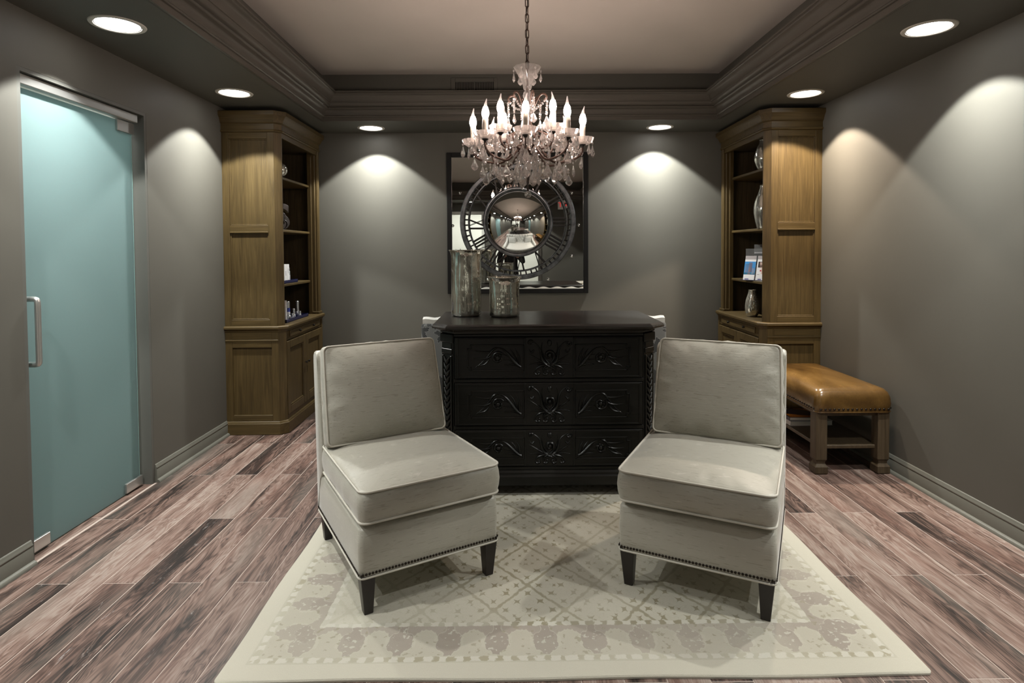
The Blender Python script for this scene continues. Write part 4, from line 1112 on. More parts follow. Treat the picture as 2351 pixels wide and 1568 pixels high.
# ------------------------------------------------------------------ slipper chairs
bm = B(); lathe(bm, [(0.0065, 0.0), (0.006, 0.002), (0.004, 0.004), (0.0005, 0.005)], 8); nail_src = bm
def slipper_chair(label, loc, rz, seed, flip):
    t = thing('slipper_chair', label, 'chair', (loc[0], loc[1], RZ), rz, 'armless slipper chairs on the rug')
    HW, F, Bk = 0.298, -0.355, 0.360
    z0, z1 = 0.150, 0.340
    # legs
    for x, y, spl_ in ((-0.265, -0.325, 0), (0.265, -0.325, 0), (-0.262, 0.325, 0.02), (0.262, 0.325, 0.02)):
        b = B(); loft(b, [[(x + sx * a - (0.004 * (1 if x > 0 else -1)) * (1 - k), y + sy * a + spl_ * (1 - k), zz) for sx, sy in ((-1, -1), (1, -1), (1, 1), (-1, 1))] for a, zz, k in ((0.0175, 0.0, 0), (0.0295, 0.162, 1))])
        bmesh.ops.bevel(b, geom=list(b.edges), offset=0.002, segments=1, affect='EDGES'); obj('leg', b, ESPRESSO, t)
    # upholstered base
    b = B(); lp = []
    for ins, z in ((0.004, z0), (0.0, z0 + 0.006), (0.0, z0 + 0.05), (-0.002, 0.25), (0.001, z1 - 0.012), (0.008, z1 - 0.002), (0.03, z1 + 0.002)):
        lp.append([(x, y + (F + Bk) / 2, z) for x, y in rrect(HW - ins, (Bk - F) / 2 - ins, 0.022, 4, 10)])
    loft(b, lp); seat = obj('seat_base', b, SATIN, t, smooth=60)
    b = B(); ol = [(x, y + (F + Bk) / 2, z0 - 0.001) for x, y in rrect(HW + 0.001, (Bk - F) / 2 + 0.001, 0.022, 4, 10)]
    tube(b, ol, 0.0042, 7, True); obj('piping', b, PIPE, seat, smooth=80)
    # nailheads along the bottom edge
    b = B()
    def nails(p, q, nrm):
        L = (Vector(q) - Vector(p)).length; n = int(L / 0.0128)
        z = Vector((0, 0, 1)); nv = Vector(nrm); u = z.cross(nv)
        for i in range(n + 1):
            c = Vector(p).lerp(Vector(q), i / n)
            lps = []
            for r_, d in ((0.0060, -0.0005), (0.0055, 0.0018), (0.0032, 0.0036)):
                lps.append([c + nv * d + (u * math.cos(2 * PI * k / 6) + z * math.sin(2 * PI * k / 6)) * r_ for k in range(6)])
            loft(b, lps, True, False, True)
    zn = z0 + 0.013
    nails((-HW + 0.012, F, zn), (HW - 0.012, F, zn), (0, -1, 0)); nails((-HW, F + 0.012, zn), (-HW, Bk - 0.012, zn), (-1, 0, 0)); nails((HW, F + 0.012, zn), (HW, Bk - 0.012, zn), (1, 0, 0))
    o = obj('nailhead_trim', b, NAIL, t, smooth=60); o['kind'] = 'stuff'
    # back frame: slab that rises behind the cushions
    prof = [(0.285, z1 - 0.02), (0.235, z1 + 0.03), (0.248, 0.50), (0.312, 0.80), (0.336, 0.885), (0.347, 0.903), (0.366, 0.910), (0.392, 0.908), (0.405, 0.897), (0.408, 0.87), (0.386, 0.60), (0.363, 0.30), (0.359, z0 + 0.004)]
    b = B(); lp = []
    for x, ins in ((-HW - 0.003, 0.012), (-HW - 0.001, 0.006), (-HW + 0.009, 0.0), (HW - 0.009, 0.0), (HW + 0.001, 0.006), (HW + 0.003, 0.012)):
        cy, cz = 0.335, 0.6
        lp.append([(x, y + (ins if y < cy else -ins) * 0.6, z - (ins if z > 0.85 else 0)) for y, z in prof])
    loft(b, lp); obj('back_frame', b, SATIN, t, smooth=50)
    # seat cushion
    cushion('seat_cushion', 0.296, 0.318, 0.118, 0.030, t, M=Matrix.Translation((0, -0.058, 0.425)) , rc=0.035, seed=seed, belly=0.012, crown_b=0.004)
    # back cushion: stands on the seat and leans against the frame
    M = Matrix.Translation((-0.006 * flip, 0.250, 0.712)) @ Matrix.Rotation(rad(90 - 16), 4, 'X')
    cushion('back_cushion', 0.278, 0.224, 0.074, 0.052, t, M=M, rc=0.022, seed=seed + 5, belly=0.012, pucker=0.006, taper=-0.02, crown_b=0.010, sag=0.0)
    return t
slipper_chair('silver-beige slipper chair nearer the oak bookcase with the letters', (-0.481, 2.630), rad(29.8), 3, 1)
slipper_chair('silver-beige slipper chair nearer the leather bench', (0.881, 2.562), rad(-27.5), 9, -1)

# ------------------------------------------------------------------ leather bench
bt = thing('bench', 'cognac leather bench with nailheads against the side wall', 'bench', (2.130, 3.99, 0))
BW, BL_ = 0.238, 0.432
b = B(); lp = []
for ins, z in ((0.010, 0.388), (0.002, 0.390), (0.0, 0.40), (-0.004, 0.44), (0.0, 0.478), (0.010, 0.505), (0.028, 0.524), (0.055, 0.535), (0.10, 0.541), (0.15, 0.544)):
    lp.append([(x, y, z) for x, y in rrect(BW - ins, BL_ - ins, max(0.012, 0.040 - ins * 0.2), 5, 12)])
lp.append([(x * 0.2, y * 0.6, 0.546) for x, y in rrect(BW, BL_, 0.04, 5, 12)])
loft(b, lp); cu = obj('seat_pad', b, LEATHER, bt, smooth=60)
b = B(); tube(b, [(x, y, 0.389) for x, y in rrect(BW, BL_, 0.04, 5, 12)], 0.004, 6, True); obj('welt', b, LEATHER, cu, smooth=80)
b = B()
for side in range(4):
    n = 16 if side % 2 == 0 else 30
    for i in range(n):
        f = (i + 0.5) / n * 2 - 1
        x, y, nv = ((f * (BW - 0.015), -BL_, (0, -1, 0)), (BW, f * (BL_ - 0.015), (1, 0, 0)), (f * (BW - 0.015), BL_, (0, 1, 0)), (-BW, f * (BL_ - 0.015), (-1, 0, 0)))[side]
        nv = Vector(nv); u = Vector((0, 0, 1)).cross(nv); c = Vector((x, y, 0.408))
        loft(b, [[c + nv * d + (u * math.cos(2 * PI * k / 8) + Vector((0, 0, 1)) * math.sin(2 * PI * k / 8)) * r_ for k in range(8)] for r_, d in ((0.0075, 0.0), (0.0065, 0.004), (0.0035, 0.006))], True, False, True)
o = obj('nailhead_trim', b, NAIL, bt, smooth=60); o['kind'] = 'stuff'
for x in (-0.196, 0.190):
    for y in (-0.385, 0.385):
        b = B(); box(b, x - 0.036, x + 0.036, y - 0.036, y + 0.036, 0.088, 0.392, 0.004)
        loft(b, [[(x + sx * a, y + sy * a, z) for sx, sy in ((-1, -1), (1, -1), (1, 1), (-1, 1))] for a, z in ((0.034, 0.0), (0.039, 0.008), (0.039, 0.046), (0.035, 0.052), (0.027, 0.066), (0.027, 0.078), (0.034, 0.092))])
        obj('leg', b, LEGOAK, bt, smooth=20)
b = B(); box(b, -0.19, 0.185, -0.388, 0.388, 0.150, 0.172, 0.003); obj('shelf', b, LEGOAK, bt)
for a in ((-0.16, 0.155, -0.40, -0.375), (-0.16, 0.155, 0.375, 0.40), (-0.205, -0.18, -0.35, 0.35), (0.17, 0.195, -0.35, 0.35)): b = B(); box(b, *a, 0.36, 0.39); obj('apron', b, LEGOAK, bt)
# books under the bench
def book(label, loc, rz, w, d, h, cover, panels=()):
    t = thing('book', label, 'book', loc, rz, 'books on the bench shelf')
    b = B(); box(b, -w / 2, w / 2, -d / 2, d / 2, 0, 0.003, 0.0008); box(b, -w / 2, w / 2, -d / 2, d / 2, h - 0.003, h, 0.0008); box(b, -w / 2, -w / 2 + 0.003, -d / 2, d / 2, 0, h, 0.0008)
    obj('cover', b, cover, t)
    b = B(); box(b, -w / 2 + 0.002, w / 2 - 0.004, -d / 2 + 0.004, d / 2 - 0.004, 0.003, h - 0.003); obj('pages', b, PAPER, t, smooth=0)
    for nm, m, pts in panels:
        b = B(); prism(b, pts, 'z', h - 0.0002, h + 0.0006); obj(nm, b, m, t, smooth=0)
ORANGE = plain('orange_print', (0.55, 0.20, 0.03), 0.4); CREAMP = plain('cream_print', (0.55, 0.48, 0.36), 0.4)
BLUEC = plain('dark_blue_cover', (0.012, 0.014, 0.045), 0.3); GREYC = plain('pale_grey_cover', (0.42, 0.42, 0.42), 0.4)
book('thick book with a pale spine lying at the bottom on the bench shelf', (2.095, 4.120, 0.172), rad(2), 0.30, 0.235, 0.034, GREYC)
ell = [(0.075 * math.cos(2 * PI * i / 28), 0.02 + 0.070 * math.sin(2 * PI * i / 28)) for i in range(28)]
el2 = [(0.065 * math.cos(2 * PI * i / 28), 0.03 + 0.065 * math.sin(2 * PI * i / 28)) for i in range(28)]
book('dark book with an orange patterned cover lying on the thicker book', (2.060, 4.115, 0.206), rad(-3), 0.215, 0.225, 0.026, BLUEC,
     [('printed_band', ORANGE, [(-0.10, -0.108), (0.10, -0.108), (0.10, -0.07), (-0.02, -0.055), (-0.10, -0.02)]), ('printed_band', CREAMP, [(-0.10, 0.108), (-0.02, 0.108), (-0.085, 0.06), (-0.10, 0.02)]), ('printed_band', ORANGE, [(0.0, 0.108), (0.10, 0.108), (0.10, 0.03), (0.07, 0.085)]), ('printed_disc', BLUEC, ell), ])

# ------------------------------------------------------------------ sofa behind the chest
def floral():
    k = MatB('grey_leaf_print_cloth')
    vv = k.node('ShaderNodeTexVoronoi'); vv.inputs['Scale'].default_value = 9.0
    wz = k.noise(k.coord(), 6, 2); 
    k.nt.links.new(k.coord(), vv.inputs['Vector'])
    va = k.node('ShaderNodeVectorMath', operation='SUBTRACT'); k.nt.links.new(k.coord(), va.inputs[0]); k.nt.links.new(vv.outputs['Position'], va.inputs[1])
    dx, dy, dz = k.xyz(va.outputs[0])
    ang = X.m('ARCTAN2', dz, dx); d = X(vv.outputs['Distance'])
    pet = (ang * 5.0).sin() * 0.14 + (ang * 15.0).cos() * 0.05 + 0.46 - (d * 1.05)
    veins = ((ang * 14.0).sin()).abs()
    leafm = pet.step(0.0, 0.03)
    line = (1.0 - pet.abs().step(0.012, 0.035)).max((1.0 - veins.step(0.10, 0.24)) * leafm * 0.8)
    col = k.mix(leafm, (0.150, 0.152, 0.148), (0.042, 0.044, 0.045)); col = k.mix(line, col, (0.21, 0.212, 0.205))
    k.set(color=col, rough=0.8, spec=0.2); return k.m
FLOR = floral()
def linen():
    k = MatB('ivory_tufted_velvet'); n = k.noise(k.coord(), 30, 4)
    k.set(color=k.mix(n, (0.52, 0.51, 0.47), (0.68, 0.67, 0.62)), rough=0.6, sheen=0.4); k.bump(n, 0.2, 0.003); return k.m
VELV = linen()
SX0, SX1, SY0 = -0.592, 1.088, 3.985
sf = thing('sofa', 'ivory tufted sofa with leaf-print back facing the mirror', 'sofa', ((SX0 + SX1) / 2, SY0, RZ))
W2 = (SX1 - SX0) / 2
b = B(); box(b, -W2, W2, 0.0, 0.10, 0.14, 0.890, 0.02, 3); obj('back_frame', b, FLOR, sf)
# tufted inner back: grid displaced around buttons
b = B(); nx, nz = 84, 26; zb0, zb1 = 0.40, 0.915
btn = [(-W2 + 0.10 + (i + (0.5 if r % 2 else 0)) * 0.165, zb1 - 0.075 - r * 0.135) for r in range(3) for i in range(10 if r % 2 == 0 else 9)]
rows = []
for j in range(nz + 1):
    row = []
    for i in range(nx + 1):
        x = -W2 + 0.01 + (2 * W2 - 0.02) * i / nx; z = zb0 + (zb1 - zb0) * j / nz
        d = min(math.hypot(x - bx_, z - bz_) for bx_, bz_ in btn)
        y = 0.150 + 0.035 * min(1, (d / 0.085)) ** 0.7
        if z > zb1 - 0.05: y -= 0.10 * ((z - (zb1 - 0.05)) / 0.05) ** 2
        zz = z + 0.008 * (1 if z > zb1 - 0.06 else 0) * math.cos((x + W2 - 0.1) / 0.165 * 2 * PI + PI)
        zz += 0.024 * (1 - (x / W2) ** 6) * j / nz
        row.append(b.verts.new((x, y, zz)))
    rows.append(row)
for j in range(nz):
    for i in range(nx): b.faces.new((rows[j][i], rows[j][i + 1], rows[j + 1][i + 1], rows[j + 1][i]))
top = rows[-1]; bk = [b.verts.new((v.co.x, 0.012, v.co.z - 0.006)) for v in top]; bk2 = [b.verts.new((v.co.x, 0.012, 0.882)) for v in top]
md = [b.verts.new((v.co.x, 0.05, v.co.z + 0.006)) for v in top]
for i in range(nx):
    b.faces.new((top[i], top[i + 1], md[i + 1], md[i])); b.faces.new((md[i], md[i + 1], bk[i + 1], bk[i])); b.faces.new((bk[i], bk[i + 1], bk2[i + 1], bk2[i]))
for side in (0, -1):
    col_ = [r[side] for r in rows] + [md[side], bk[side], bk2[side]]
    v0 = b.verts.new((col_[0].co.x, 0.08, zb0)); col_.append(v0)
    try: b.faces.new(col_)
    except ValueError: pass
o = obj('tufted_back', b, VELV, sf, smooth=60)
b = B()
for x, z in btn: sphere(b, (x, 0.150, z), 0.014, 10)
obj('tuft_button', b, VELV, o, smooth=80)['kind'] = 'stuff'
b = B(); box(b, -W2 + 0.02, W2 - 0.02, 0.08, 0.80, 0.15, 0.30, 0.02, 2); obj('seat_base', b, VELV, sf)
cushion('seat_cushion', W2 - 0.13, 0.33, 0.12, 0.03, sf, VELV, Matrix.Translation((0, 0.50, 0.37)), 0.05, 0.005, 21)
for s in (-1, 1):
    pr = [(0.02, 0.15), (0.02, 0.86), (0.12, 0.84), (0.24, 0.68), (0.42, 0.58), (0.74, 0.54), (0.82, 0.50), (0.83, 0.15)]
    b = B(); prism(b, pr, 'x', s * W2, s * (W2 - 0.11)); bmesh.ops.bevel(b, geom=list(b.edges), offset=0.018, segments=2, affect='EDGES'); obj('arm', b, VELV, sf)
    for y in (0.06, 0.76):
        b = B(); lathe(b, [(0.016, 0.0), (0.02, 0.01), (0.028, 0.152)], 12, (s * (W2 - 0.08), y, 0)); obj('leg', b, ESPRESSO, sf)
for s, lab in ((-1, 'square ivory throw pillow at the sofa end near the lettered bookcase'), (1, 'square ivory throw pillow at the sofa end near the leather bench')):
    pt = thing('throw_pillow', lab, 'pillow', ((SX0 + SX1) / 2 + s * (W2 - 0.36), SY0 + 0.285, 0.655), 0, 'throw pillows on the sofa')
    cushion('cover', 0.20, 0.20, 0.03, 0.055, pt, VELV, Matrix.Rotation(rad(104), 4, 'X'), 0.02, 0.004, 30 + s)
# ------------------------------------------------------------------ crystal chandelier
HX, HY, H0 = 0.114, 3.20, 1.68
cd = thing('chandelier', 'twelve-candle crystal chandelier hanging on a dark chain', 'chandelier', (HX, HY, H0))
Z = lambda z: z - H0
def lob(name, prof, mat, n=24, par=cd, smooth=50, wob=None):
    b = B(); lathe(b, [(r, Z(z)) for r, z in prof], n, wob=wob); return obj(name, b, mat, par, smooth=smooth)
lob('canopy', [(0.0, ZC), (0.06, ZC), (0.058, ZC - 0.012), (0.03, ZC - 0.03), (0.010, ZC - 0.04), (0, ZC - 0.042)], RUST)
b = B(); pts = []
for i in range(17):
    a = 2 * PI * i / 16; s_ = 0.0155 if abs(math.sin(a)) > 0.5 else 0.0155
    pts.append((0.0095 * math.cos(a), 0, 0.0145 * (1 if math.sin(a) >= 0 else -1) * abs(math.sin(a)) ** 0.6 + (0.010 if math.sin(a) > 0 else -0.010)))
tube(b, pts[:-1], 0.0027, 6, True); link_me = mesh_of('chain_link', b, RUST, 80)
zz = 2.400; k = 0
while zz < ZC - 0.045:
    inst('chain_link', link_me, cd, (0, 0, Z(zz)), (0, 0, 0.45 + (PI / 2 if k % 2 else 0))); zz += 0.0415; k += 1
b = B(); tube(b, [(0.003 * math.sin(i * 1.1), 0.003 * math.cos(i * 1.1), Z(2.36 + i * 0.02)) for i in range(25)], 0.0022, 6); obj('cord', b, DKMETAL, cd)
b = B(); tube(b, [(0, 0, Z(1.72)), (0, 0, Z(2.385))], 0.0055, 8); obj('stem', b, RUST, cd)
# scalloped crown bowl
b = B(); outer = [(0.012, 2.262), (0.022, 2.272), (0.026, 2.30), (0.040, 2.330), (0.058, 2.358), (0.068, 2.376), (0.073, 2.388)]
inner = [(0.070, 2.389), (0.064, 2.376), (0.054, 2.358), (0.036, 2.332), (0.022, 2.304), (0.010, 2.285)]
lathe(b, [(r, Z(z)) for r, z in outer + inner], 64, wob=lambda a, z: 0.035 * math.cos(10 * a) * max(0, (z - Z(2.34)) / 0.05)); obj('crown_bowl', b, CLEARG, cd, smooth=60)
lob('glass_baluster', [(0.012, 2.262), (0.020, 2.255), (0.026, 2.235), (0.018, 2.212), (0.014, 2.20), (0.024, 2.185), (0.034, 2.155), (0.032, 2.125), (0.020, 2.095), (0.013, 2.085), (0.022, 2.075), (0.026, 2.06), (0.018, 2.045), (0.010, 2.04)], CRYSTAL, 12, smooth=20)
lob('glass_baluster', [(0.010, 2.04), (0.020, 2.03), (0.028, 2.0), (0.022, 1.975), (0.012, 1.965)], CRYSTAL, 12, smooth=20)
lob('hub', [(0.010, 1.966), (0.030, 1.962), (0.034, 1.95), (0.034, 1.928), (0.028, 1.918), (0.010, 1.914)], RUST)
b = B(); lathe(b, [(r, Z(z)) for r, z in [(0.008, 1.872), (0.030, 1.876), (0.046, 1.890), (0.054, 1.908), (0.051, 1.909), (0.042, 1.894), (0.028, 1.881), (0.008, 1.880)]], 48, wob=lambda a, z: 0.03 * math.cos(16 * a)); obj('glass_dish', b, CRYSTAL, cd)
lob('finial', [(0.008, 1.872), (0.014, 1.86), (0.010, 1.845), (0.018, 1.825), (0.022, 1.80), (0.012, 1.775), (0.006, 1.76), (0.004, 1.722)], CRYSTAL, 10, smooth=20)
b = B(); bmesh.ops.create_icosphere(b, subdivisions=2, radius=0.0195, matrix=Matrix.Translation((0, 0, Z(1.702)))); obj('crystal_ball', b, CRYSTAL, cd, smooth=0)

# crystal pieces
def octa(b, c, r, fl=0.6):
    lathe(b, [(0.0003, -r), (r * 0.72, -r * 0.62), (r, 0), (r * 0.72, r * 0.62), (0.0003, r)], 8, (0, 0, 0))
def pend_mesh(L, W_, bead=True, n=6, fl=0.5, beads=1):
    b = B(); z = 0.0
    for _ in range(beads if bead else 0):
        vs0 = set(b.verts)
        lathe(b, [(0.0004, z), (0.0052, z - 0.003), (0.0072, z - 0.0072), (0.0052, z - 0.0114), (0.0004, z - 0.0144)], 8)
        for v in set(b.verts) - vs0: v.co.y *= 0.65
        z -= 0.016
    vs0 = set(b.verts)
    lathe(b, [(0.0006, z), (W_ * 0.22, z - L * 0.10), (W_ * 0.62, z - L * 0.42), (W_, z - L * 0.66), (W_ * 0.80, z - L * 0.82), (W_ * 0.28, z - L * 0.97), (0.0004, z - L)], n)
    for v in set(b.verts) - vs0: v.co.y *= fl
    return mesh_of('pendant', b, CRYSTAL, 0)
P_S, P_M, P_L = pend_mesh(0.052, 0.0180), pend_mesh(0.064, 0.0205, beads=2), pend_mesh(0.072, 0.0255)
P_T = pend_mesh(0.066, 0.0140, n=5, fl=0.7)
rp = random.Random(5)
def pend(me, x, y, z, rz=None, s=1.0):
    inst('pendant', me, cd, (x, y, Z(z)), (rp.uniform(-.06, .06), rp.uniform(-.06, .06), rp.uniform(0, PI) if rz is None else rz), (s, s, s))
def strand(p, q, sag, n, r=0.0068):
    b = B()
    for i in range(n):
        t = (i + 0.5) / n; c = Vector(p).lerp(Vector(q), t) - Vector((0, 0, sag * 4 * t * (1 - t)))
        v0 = set(b.verts)
        lathe(b, [(0.0003, -r), (r * 0.75, -r * 0.6), (r, 0), (r * 0.75, r * 0.6), (0.0003, r)], 6)
        R_ = Matrix.Translation((c.x, c.y, Z(c.z))) @ Matrix.Rotation(rp.uniform(0, 3), 4, 'Z')
        for v in set(b.verts) - v0: v.co = R_ @ v.co
    o = obj('bead_strand', b, CRYSTAL, cd, smooth=0); o['kind'] = 'stuff'
# candle pieces (shared meshes)
def cup_mesh():
    b = B()
    pr = [(0.010, -0.019), (0.034, -0.017), (0.050, -0.006), (0.058, 0.010), (0.060, 0.018), (0.057, 0.019), (0.053, 0.008), (0.045, -0.003), (0.032, -0.010), (0.010, -0.011)]
    lathe(b, pr, 64, wob=lambda a, z: 0.05 * math.cos(16 * a) * (1 if z > -0.01 else 0.3)); return mesh_of('drip_pan', b, PANGL, 25)
CUP = cup_mesh()
b = B(); lathe(b, [(0.004, -0.034), (0.010, -0.026), (0.018, -0.020), (0.018, -0.017), (0.004, -0.016)], 14); NOZ = mesh_of('candle_socket', b, DKMETAL)
b = B(); lathe(b, [(0.0, -0.010), (0.0150, -0.010), (0.0152, 0.03), (0.0156, 0.06), (0.0150, 0.084), (0.012, 0.0865), (0, 0.0865)], 20, wob=lambda a, z: 0.02 * math.sin(3 * a + z * 90)); SLV = mesh_of('candle', b, CANDLE, 60)
b = B(); lathe(b, spl([(0.0006, 0.084), (0.011, 0.086), (0.0165, 0.098), (0.0188, 0.112), (0.0165, 0.128), (0.0115, 0.144)], 3) + [(0.0006, 0.146)], 16); BLB = mesh_of('bulb', b, BULB, 60)
b = B(); tube(b, [(0, 0, 0.1405), (0, 0, 0.150), (0.001, 0, 0.160), (0.003, 0, 0.170), (0.0055, 0, 0.179), (0.0075, 0, 0.187)], [0.0125, 0.0092, 0.0064, 0.0044, 0.0032, 0.0018], 10); TIP = mesh_of('bulb_tip', b, BULBTIP, 60)
def candle(r, a, z):
    x, y = r * math.sin(a), -r * math.cos(a)
    inst('candle_socket', NOZ, cd, (x, y, Z(z)))
    inst('drip_pan', CUP, cd, (x, y, Z(z)), (0, 0, rp.uniform(0, 3)))
    c = inst('candle', SLV, cd, (x, y, Z(z)), (rp.uniform(-.02, .02), rp.uniform(-.02, .02), 0))
    bl = inst('bulb', BLB, c); inst('bulb_tip', TIP, c, (0, 0, 0), (0, 0, rp.uniform(0, 6.28)))
    for k in range(5):
        q = a + 2 * PI * (k + 0.5 * (k % 1)) / 5 + 0.3
        pend(P_S if k % 2 else P_T, x + 0.057 * math.sin(q), y - 0.057 * math.cos(q), z - 0.002, None, rp.uniform(0.92, 1.06))
OFF = rad(-4)
R_O, Z_O, R_I, Z_I = 0.296, 1.985, 0.193, 2.030
for k in range(8):
    a = OFF + k * PI / 4; s, c = math.sin(a), -math.cos(a)
    P = lambda r, z: (r * s, r * c, Z(z))
    b = B(); pts = bez(P(0.025, 1.945), P(0.09, 1.965), P(0.10, 1.865), P(0.17, 1.872), 10) + bez(P(0.17, 1.872), P(0.26, 1.885), P(0.305, 1.90), P(0.296, 1.962), 10)[1:]
    tube(b, pts, 0.0065, 6, flat=(0.75, 1.0)); obj('arm', b, RUST, cd, smooth=60)
    candle(R_O, a, Z_O)
    # long drops under the arm
    pend(P_M, 0.292 * s, 0.292 * c, 1.935, None, 1.05)
    for r, z, me in ((0.245, 1.890, P_M), (0.205, 1.875, P_M), (0.150, 1.868, P_L)): 
        t = rp.uniform(-0.05, 0.05); pend(me, r * math.sin(a + t), -r * math.cos(a + t), z, None, rp.uniform(0.95, 1.1))
    if k % 2 == 0:
        pend(P_M, 0.225 * math.sin(a + 0.2), -0.225 * math.cos(a + 0.2), 1.845, None, 1.0)
    # beads along the arm and garlands from pan to pan
    n2 = OFF + (k + 1) * PI / 4
    strand((R_O * s, R_O * c, 1.965), (R_O * math.sin(n2), -R_O * math.cos(n2), 1.965), 0.055, 12)
    strand((0.04 * s, 0.04 * c, 2.03), (0.27 * s, 0.27 * c, 1.985), 0.05, 11, 0.0062)
for k in range(4):
    a = OFF + PI / 4 + k * PI / 2; s, c = math.sin(a), -math.cos(a)
    P = lambda r, z: (r * s, r * c, Z(z))
    b = B(); pts = bez(P(0.025, 1.95), P(0.06, 1.99), P(0.10, 1.93), P(0.14, 1.935), 8) + bez(P(0.14, 1.935), P(0.19, 1.94), P(0.198, 1.98), P(0.193, 2.006), 8)[1:]
    tube(b, pts, 0.0062, 6, flat=(0.75, 1.0)); obj('arm', b, RUST, cd, smooth=60)
    candle(R_I, a, Z_I)
for k in range(6):                                           # basket scrolls with beads
    a = OFF + 0.35 + k * PI / 3; s, c = math.sin(a), -math.cos(a)
    P = lambda r, z: (r * s, r * c, Z(z))
    b = B(); tube(b, bez(P(0.015, 2.10), P(0.02, 2.02), P(0.135, 2.05), P(0.115, 1.985), 12) + bez(P(0.115, 1.985), P(0.10, 1.94), P(0.05, 1.935), P(0.03, 1.94), 8)[1:], 0.006, 6, flat=(0.7, 1.0)); obj('scroll', b, RUST, cd, smooth=60)
    b = B(); tube(b, bez(P(0.014, 2.125), P(0.045, 2.18), P(0.060, 2.262), P(0.100, 2.235), 12) + bez(P(0.100, 2.235), P(0.112, 2.222), P(0.105, 2.205), P(0.092, 2.21), 6)[1:], 0.0055, 6, flat=(0.7, 1.0)); obj('scroll', b, RUST, cd, smooth=60)
    strand((0.108 * s, 0.108 * c, 2.225), (0.03 * s, 0.03 * c, 2.165), 0.02, 8, 0.0066)
    strand((0.108 * s, 0.108 * c, 2.205), (0.105 * s, 0.105 * c, 2.135), 0.0, 6, 0.0072)
    pend(P_S, 0.105 * s, 0.105 * c, 2.138, None, 1.05)
    pend(P_S, 0.074 * math.sin(a + 0.3), -0.074 * math.cos(a + 0.3), 2.375, a + 0.3, 1.0)
    pend(P_M, 0.118 * s, 0.118 * c, 1.985, None, 1.0)
    pend(P_L, 0.062 * math.sin(a + 0.15), -0.062 * math.cos(a + 0.15), 1.845, a + 0.15, 1.08)
    pend(P_S, 0.050 * math.sin(a + 0.6), -0.050 * math.cos(a + 0.6), 1.895, None, 1.0)
    strand((0.055 * s, 0.055 * c, 1.895), (0.060 * s, 0.060 * c, 1.845), 0.0, 4, 0.006)
for k in range(9):
    a = k * 2 * PI / 9; pend(P_M, 0.100 * math.sin(a), -0.100 * math.cos(a), 1.885, None, 1.0); pend(P_S, 0.075 * math.sin(a + .3), -0.075 * math.cos(a + .3), 1.975, None, 1.0)

# ------------------------------------------------------------------ exit sign on the rear soffit (seen in the mirror)
es = thing('exit_sign', 'small red and white exit sign under the rear soffit, seen in the mirror', 'sign', (1.30, -2.3, ZS))
b = B(); box(b, -0.16, 0.16, -0.02, 0.02, -0.22, -0.02, 0.004); obj('panel', b, WHITE, es)
b = B(); box(b, -0.01, 0.01, -0.008, 0.008, -0.02, 0.0); obj('bracket', b, WHITE, es)
cu = bpy.data.curves.new('lettering', 'FONT'); cu.body = 'EXIT'; cu.size = 0.15; cu.align_x = 'CENTER'; cu.extrude = 0.001
tt = bpy.data.objects.new('tmp', cu); COL.objects.link(tt); me = bpy.data.meshes.new_from_object(tt.evaluated_get(bpy.context.evaluated_depsgraph_get())); bpy.data.objects.remove(tt)
me.transform(Matrix.Translation((0, 0.0215, -0.172)) @ Matrix.Rotation(PI, 4, 'Z') @ Matrix.Rotation(PI / 2, 4, 'X'))
me.materials.clear(); me.materials.append(MatB('exit_red').set(color=(0.6, 0.01, 0.01), emit=(0.9, 0.03, 0.03), estr=0.8).m)
o = bpy.data.objects.new('lettering', me); COL.objects.link(o); o.parent = es

# three potted plants on the ledge of the rear hatch, seen tiny in the convex mirror
b = B(); box(b, -1.78, -0.59, YR - 0.30, YR + 0.06, 0.985, 1.02, 0.003); struct(obj('trim_4', b, WHITEW), 'white ledge of the rear hatch')
LEAFM = plain('dark_leaf', (0.012, 0.022, 0.010), 0.5); POTM = plain('dark_pot', (0.02, 0.02, 0.02), 0.4)
for i, (x, h, lab) in enumerate(((-1.55, 0.34, 'dark potted plant on the hatch ledge, first from the side wall'), (-1.17, 0.40, 'tallest dark potted plant, middle of the hatch ledge'), (-0.86, 0.30, 'dark potted plant on the hatch ledge next to the doorway'))):
    pt = thing('potted_plant', lab, 'plant', (x, YR - 0.12, 1.02), 0, 'plants on the hatch ledge')
    b = B(); lathe(b, [(0, 0), (0.05, 0), (0.07, 0.09), (0.062, 0.09), (0.055, 0.08), (0, 0.08)], 18); obj('pot', b, POTM, pt)
    for k in range(13):
        a = k * 2.4; r = 0.05 + 0.08 * ((k * 7) % 5) / 5; top_ = h * (0.6 + 0.4 * ((k * 3) % 7) / 7)
        b = B(); loft(b, [[(math.cos(a) * r * t - math.sin(a) * w_, math.sin(a) * r * t + math.cos(a) * w_, 0.08 + (top_ - 0.08) * t), (math.cos(a) * r * t + math.sin(a) * w_, math.sin(a) * r * t - math.cos(a) * w_, 0.08 + (top_ - 0.08) * t), (math.cos(a) * (r * t + 0.004), math.sin(a) * (r * t + 0.004), 0.085 + (top_ - 0.08) * t)] for t, w_ in ((0, 0.004), (0.4, 0.022), (0.75, 0.026), (1, 0.002))])
        obj('leaf', b, LEAFM, pt)

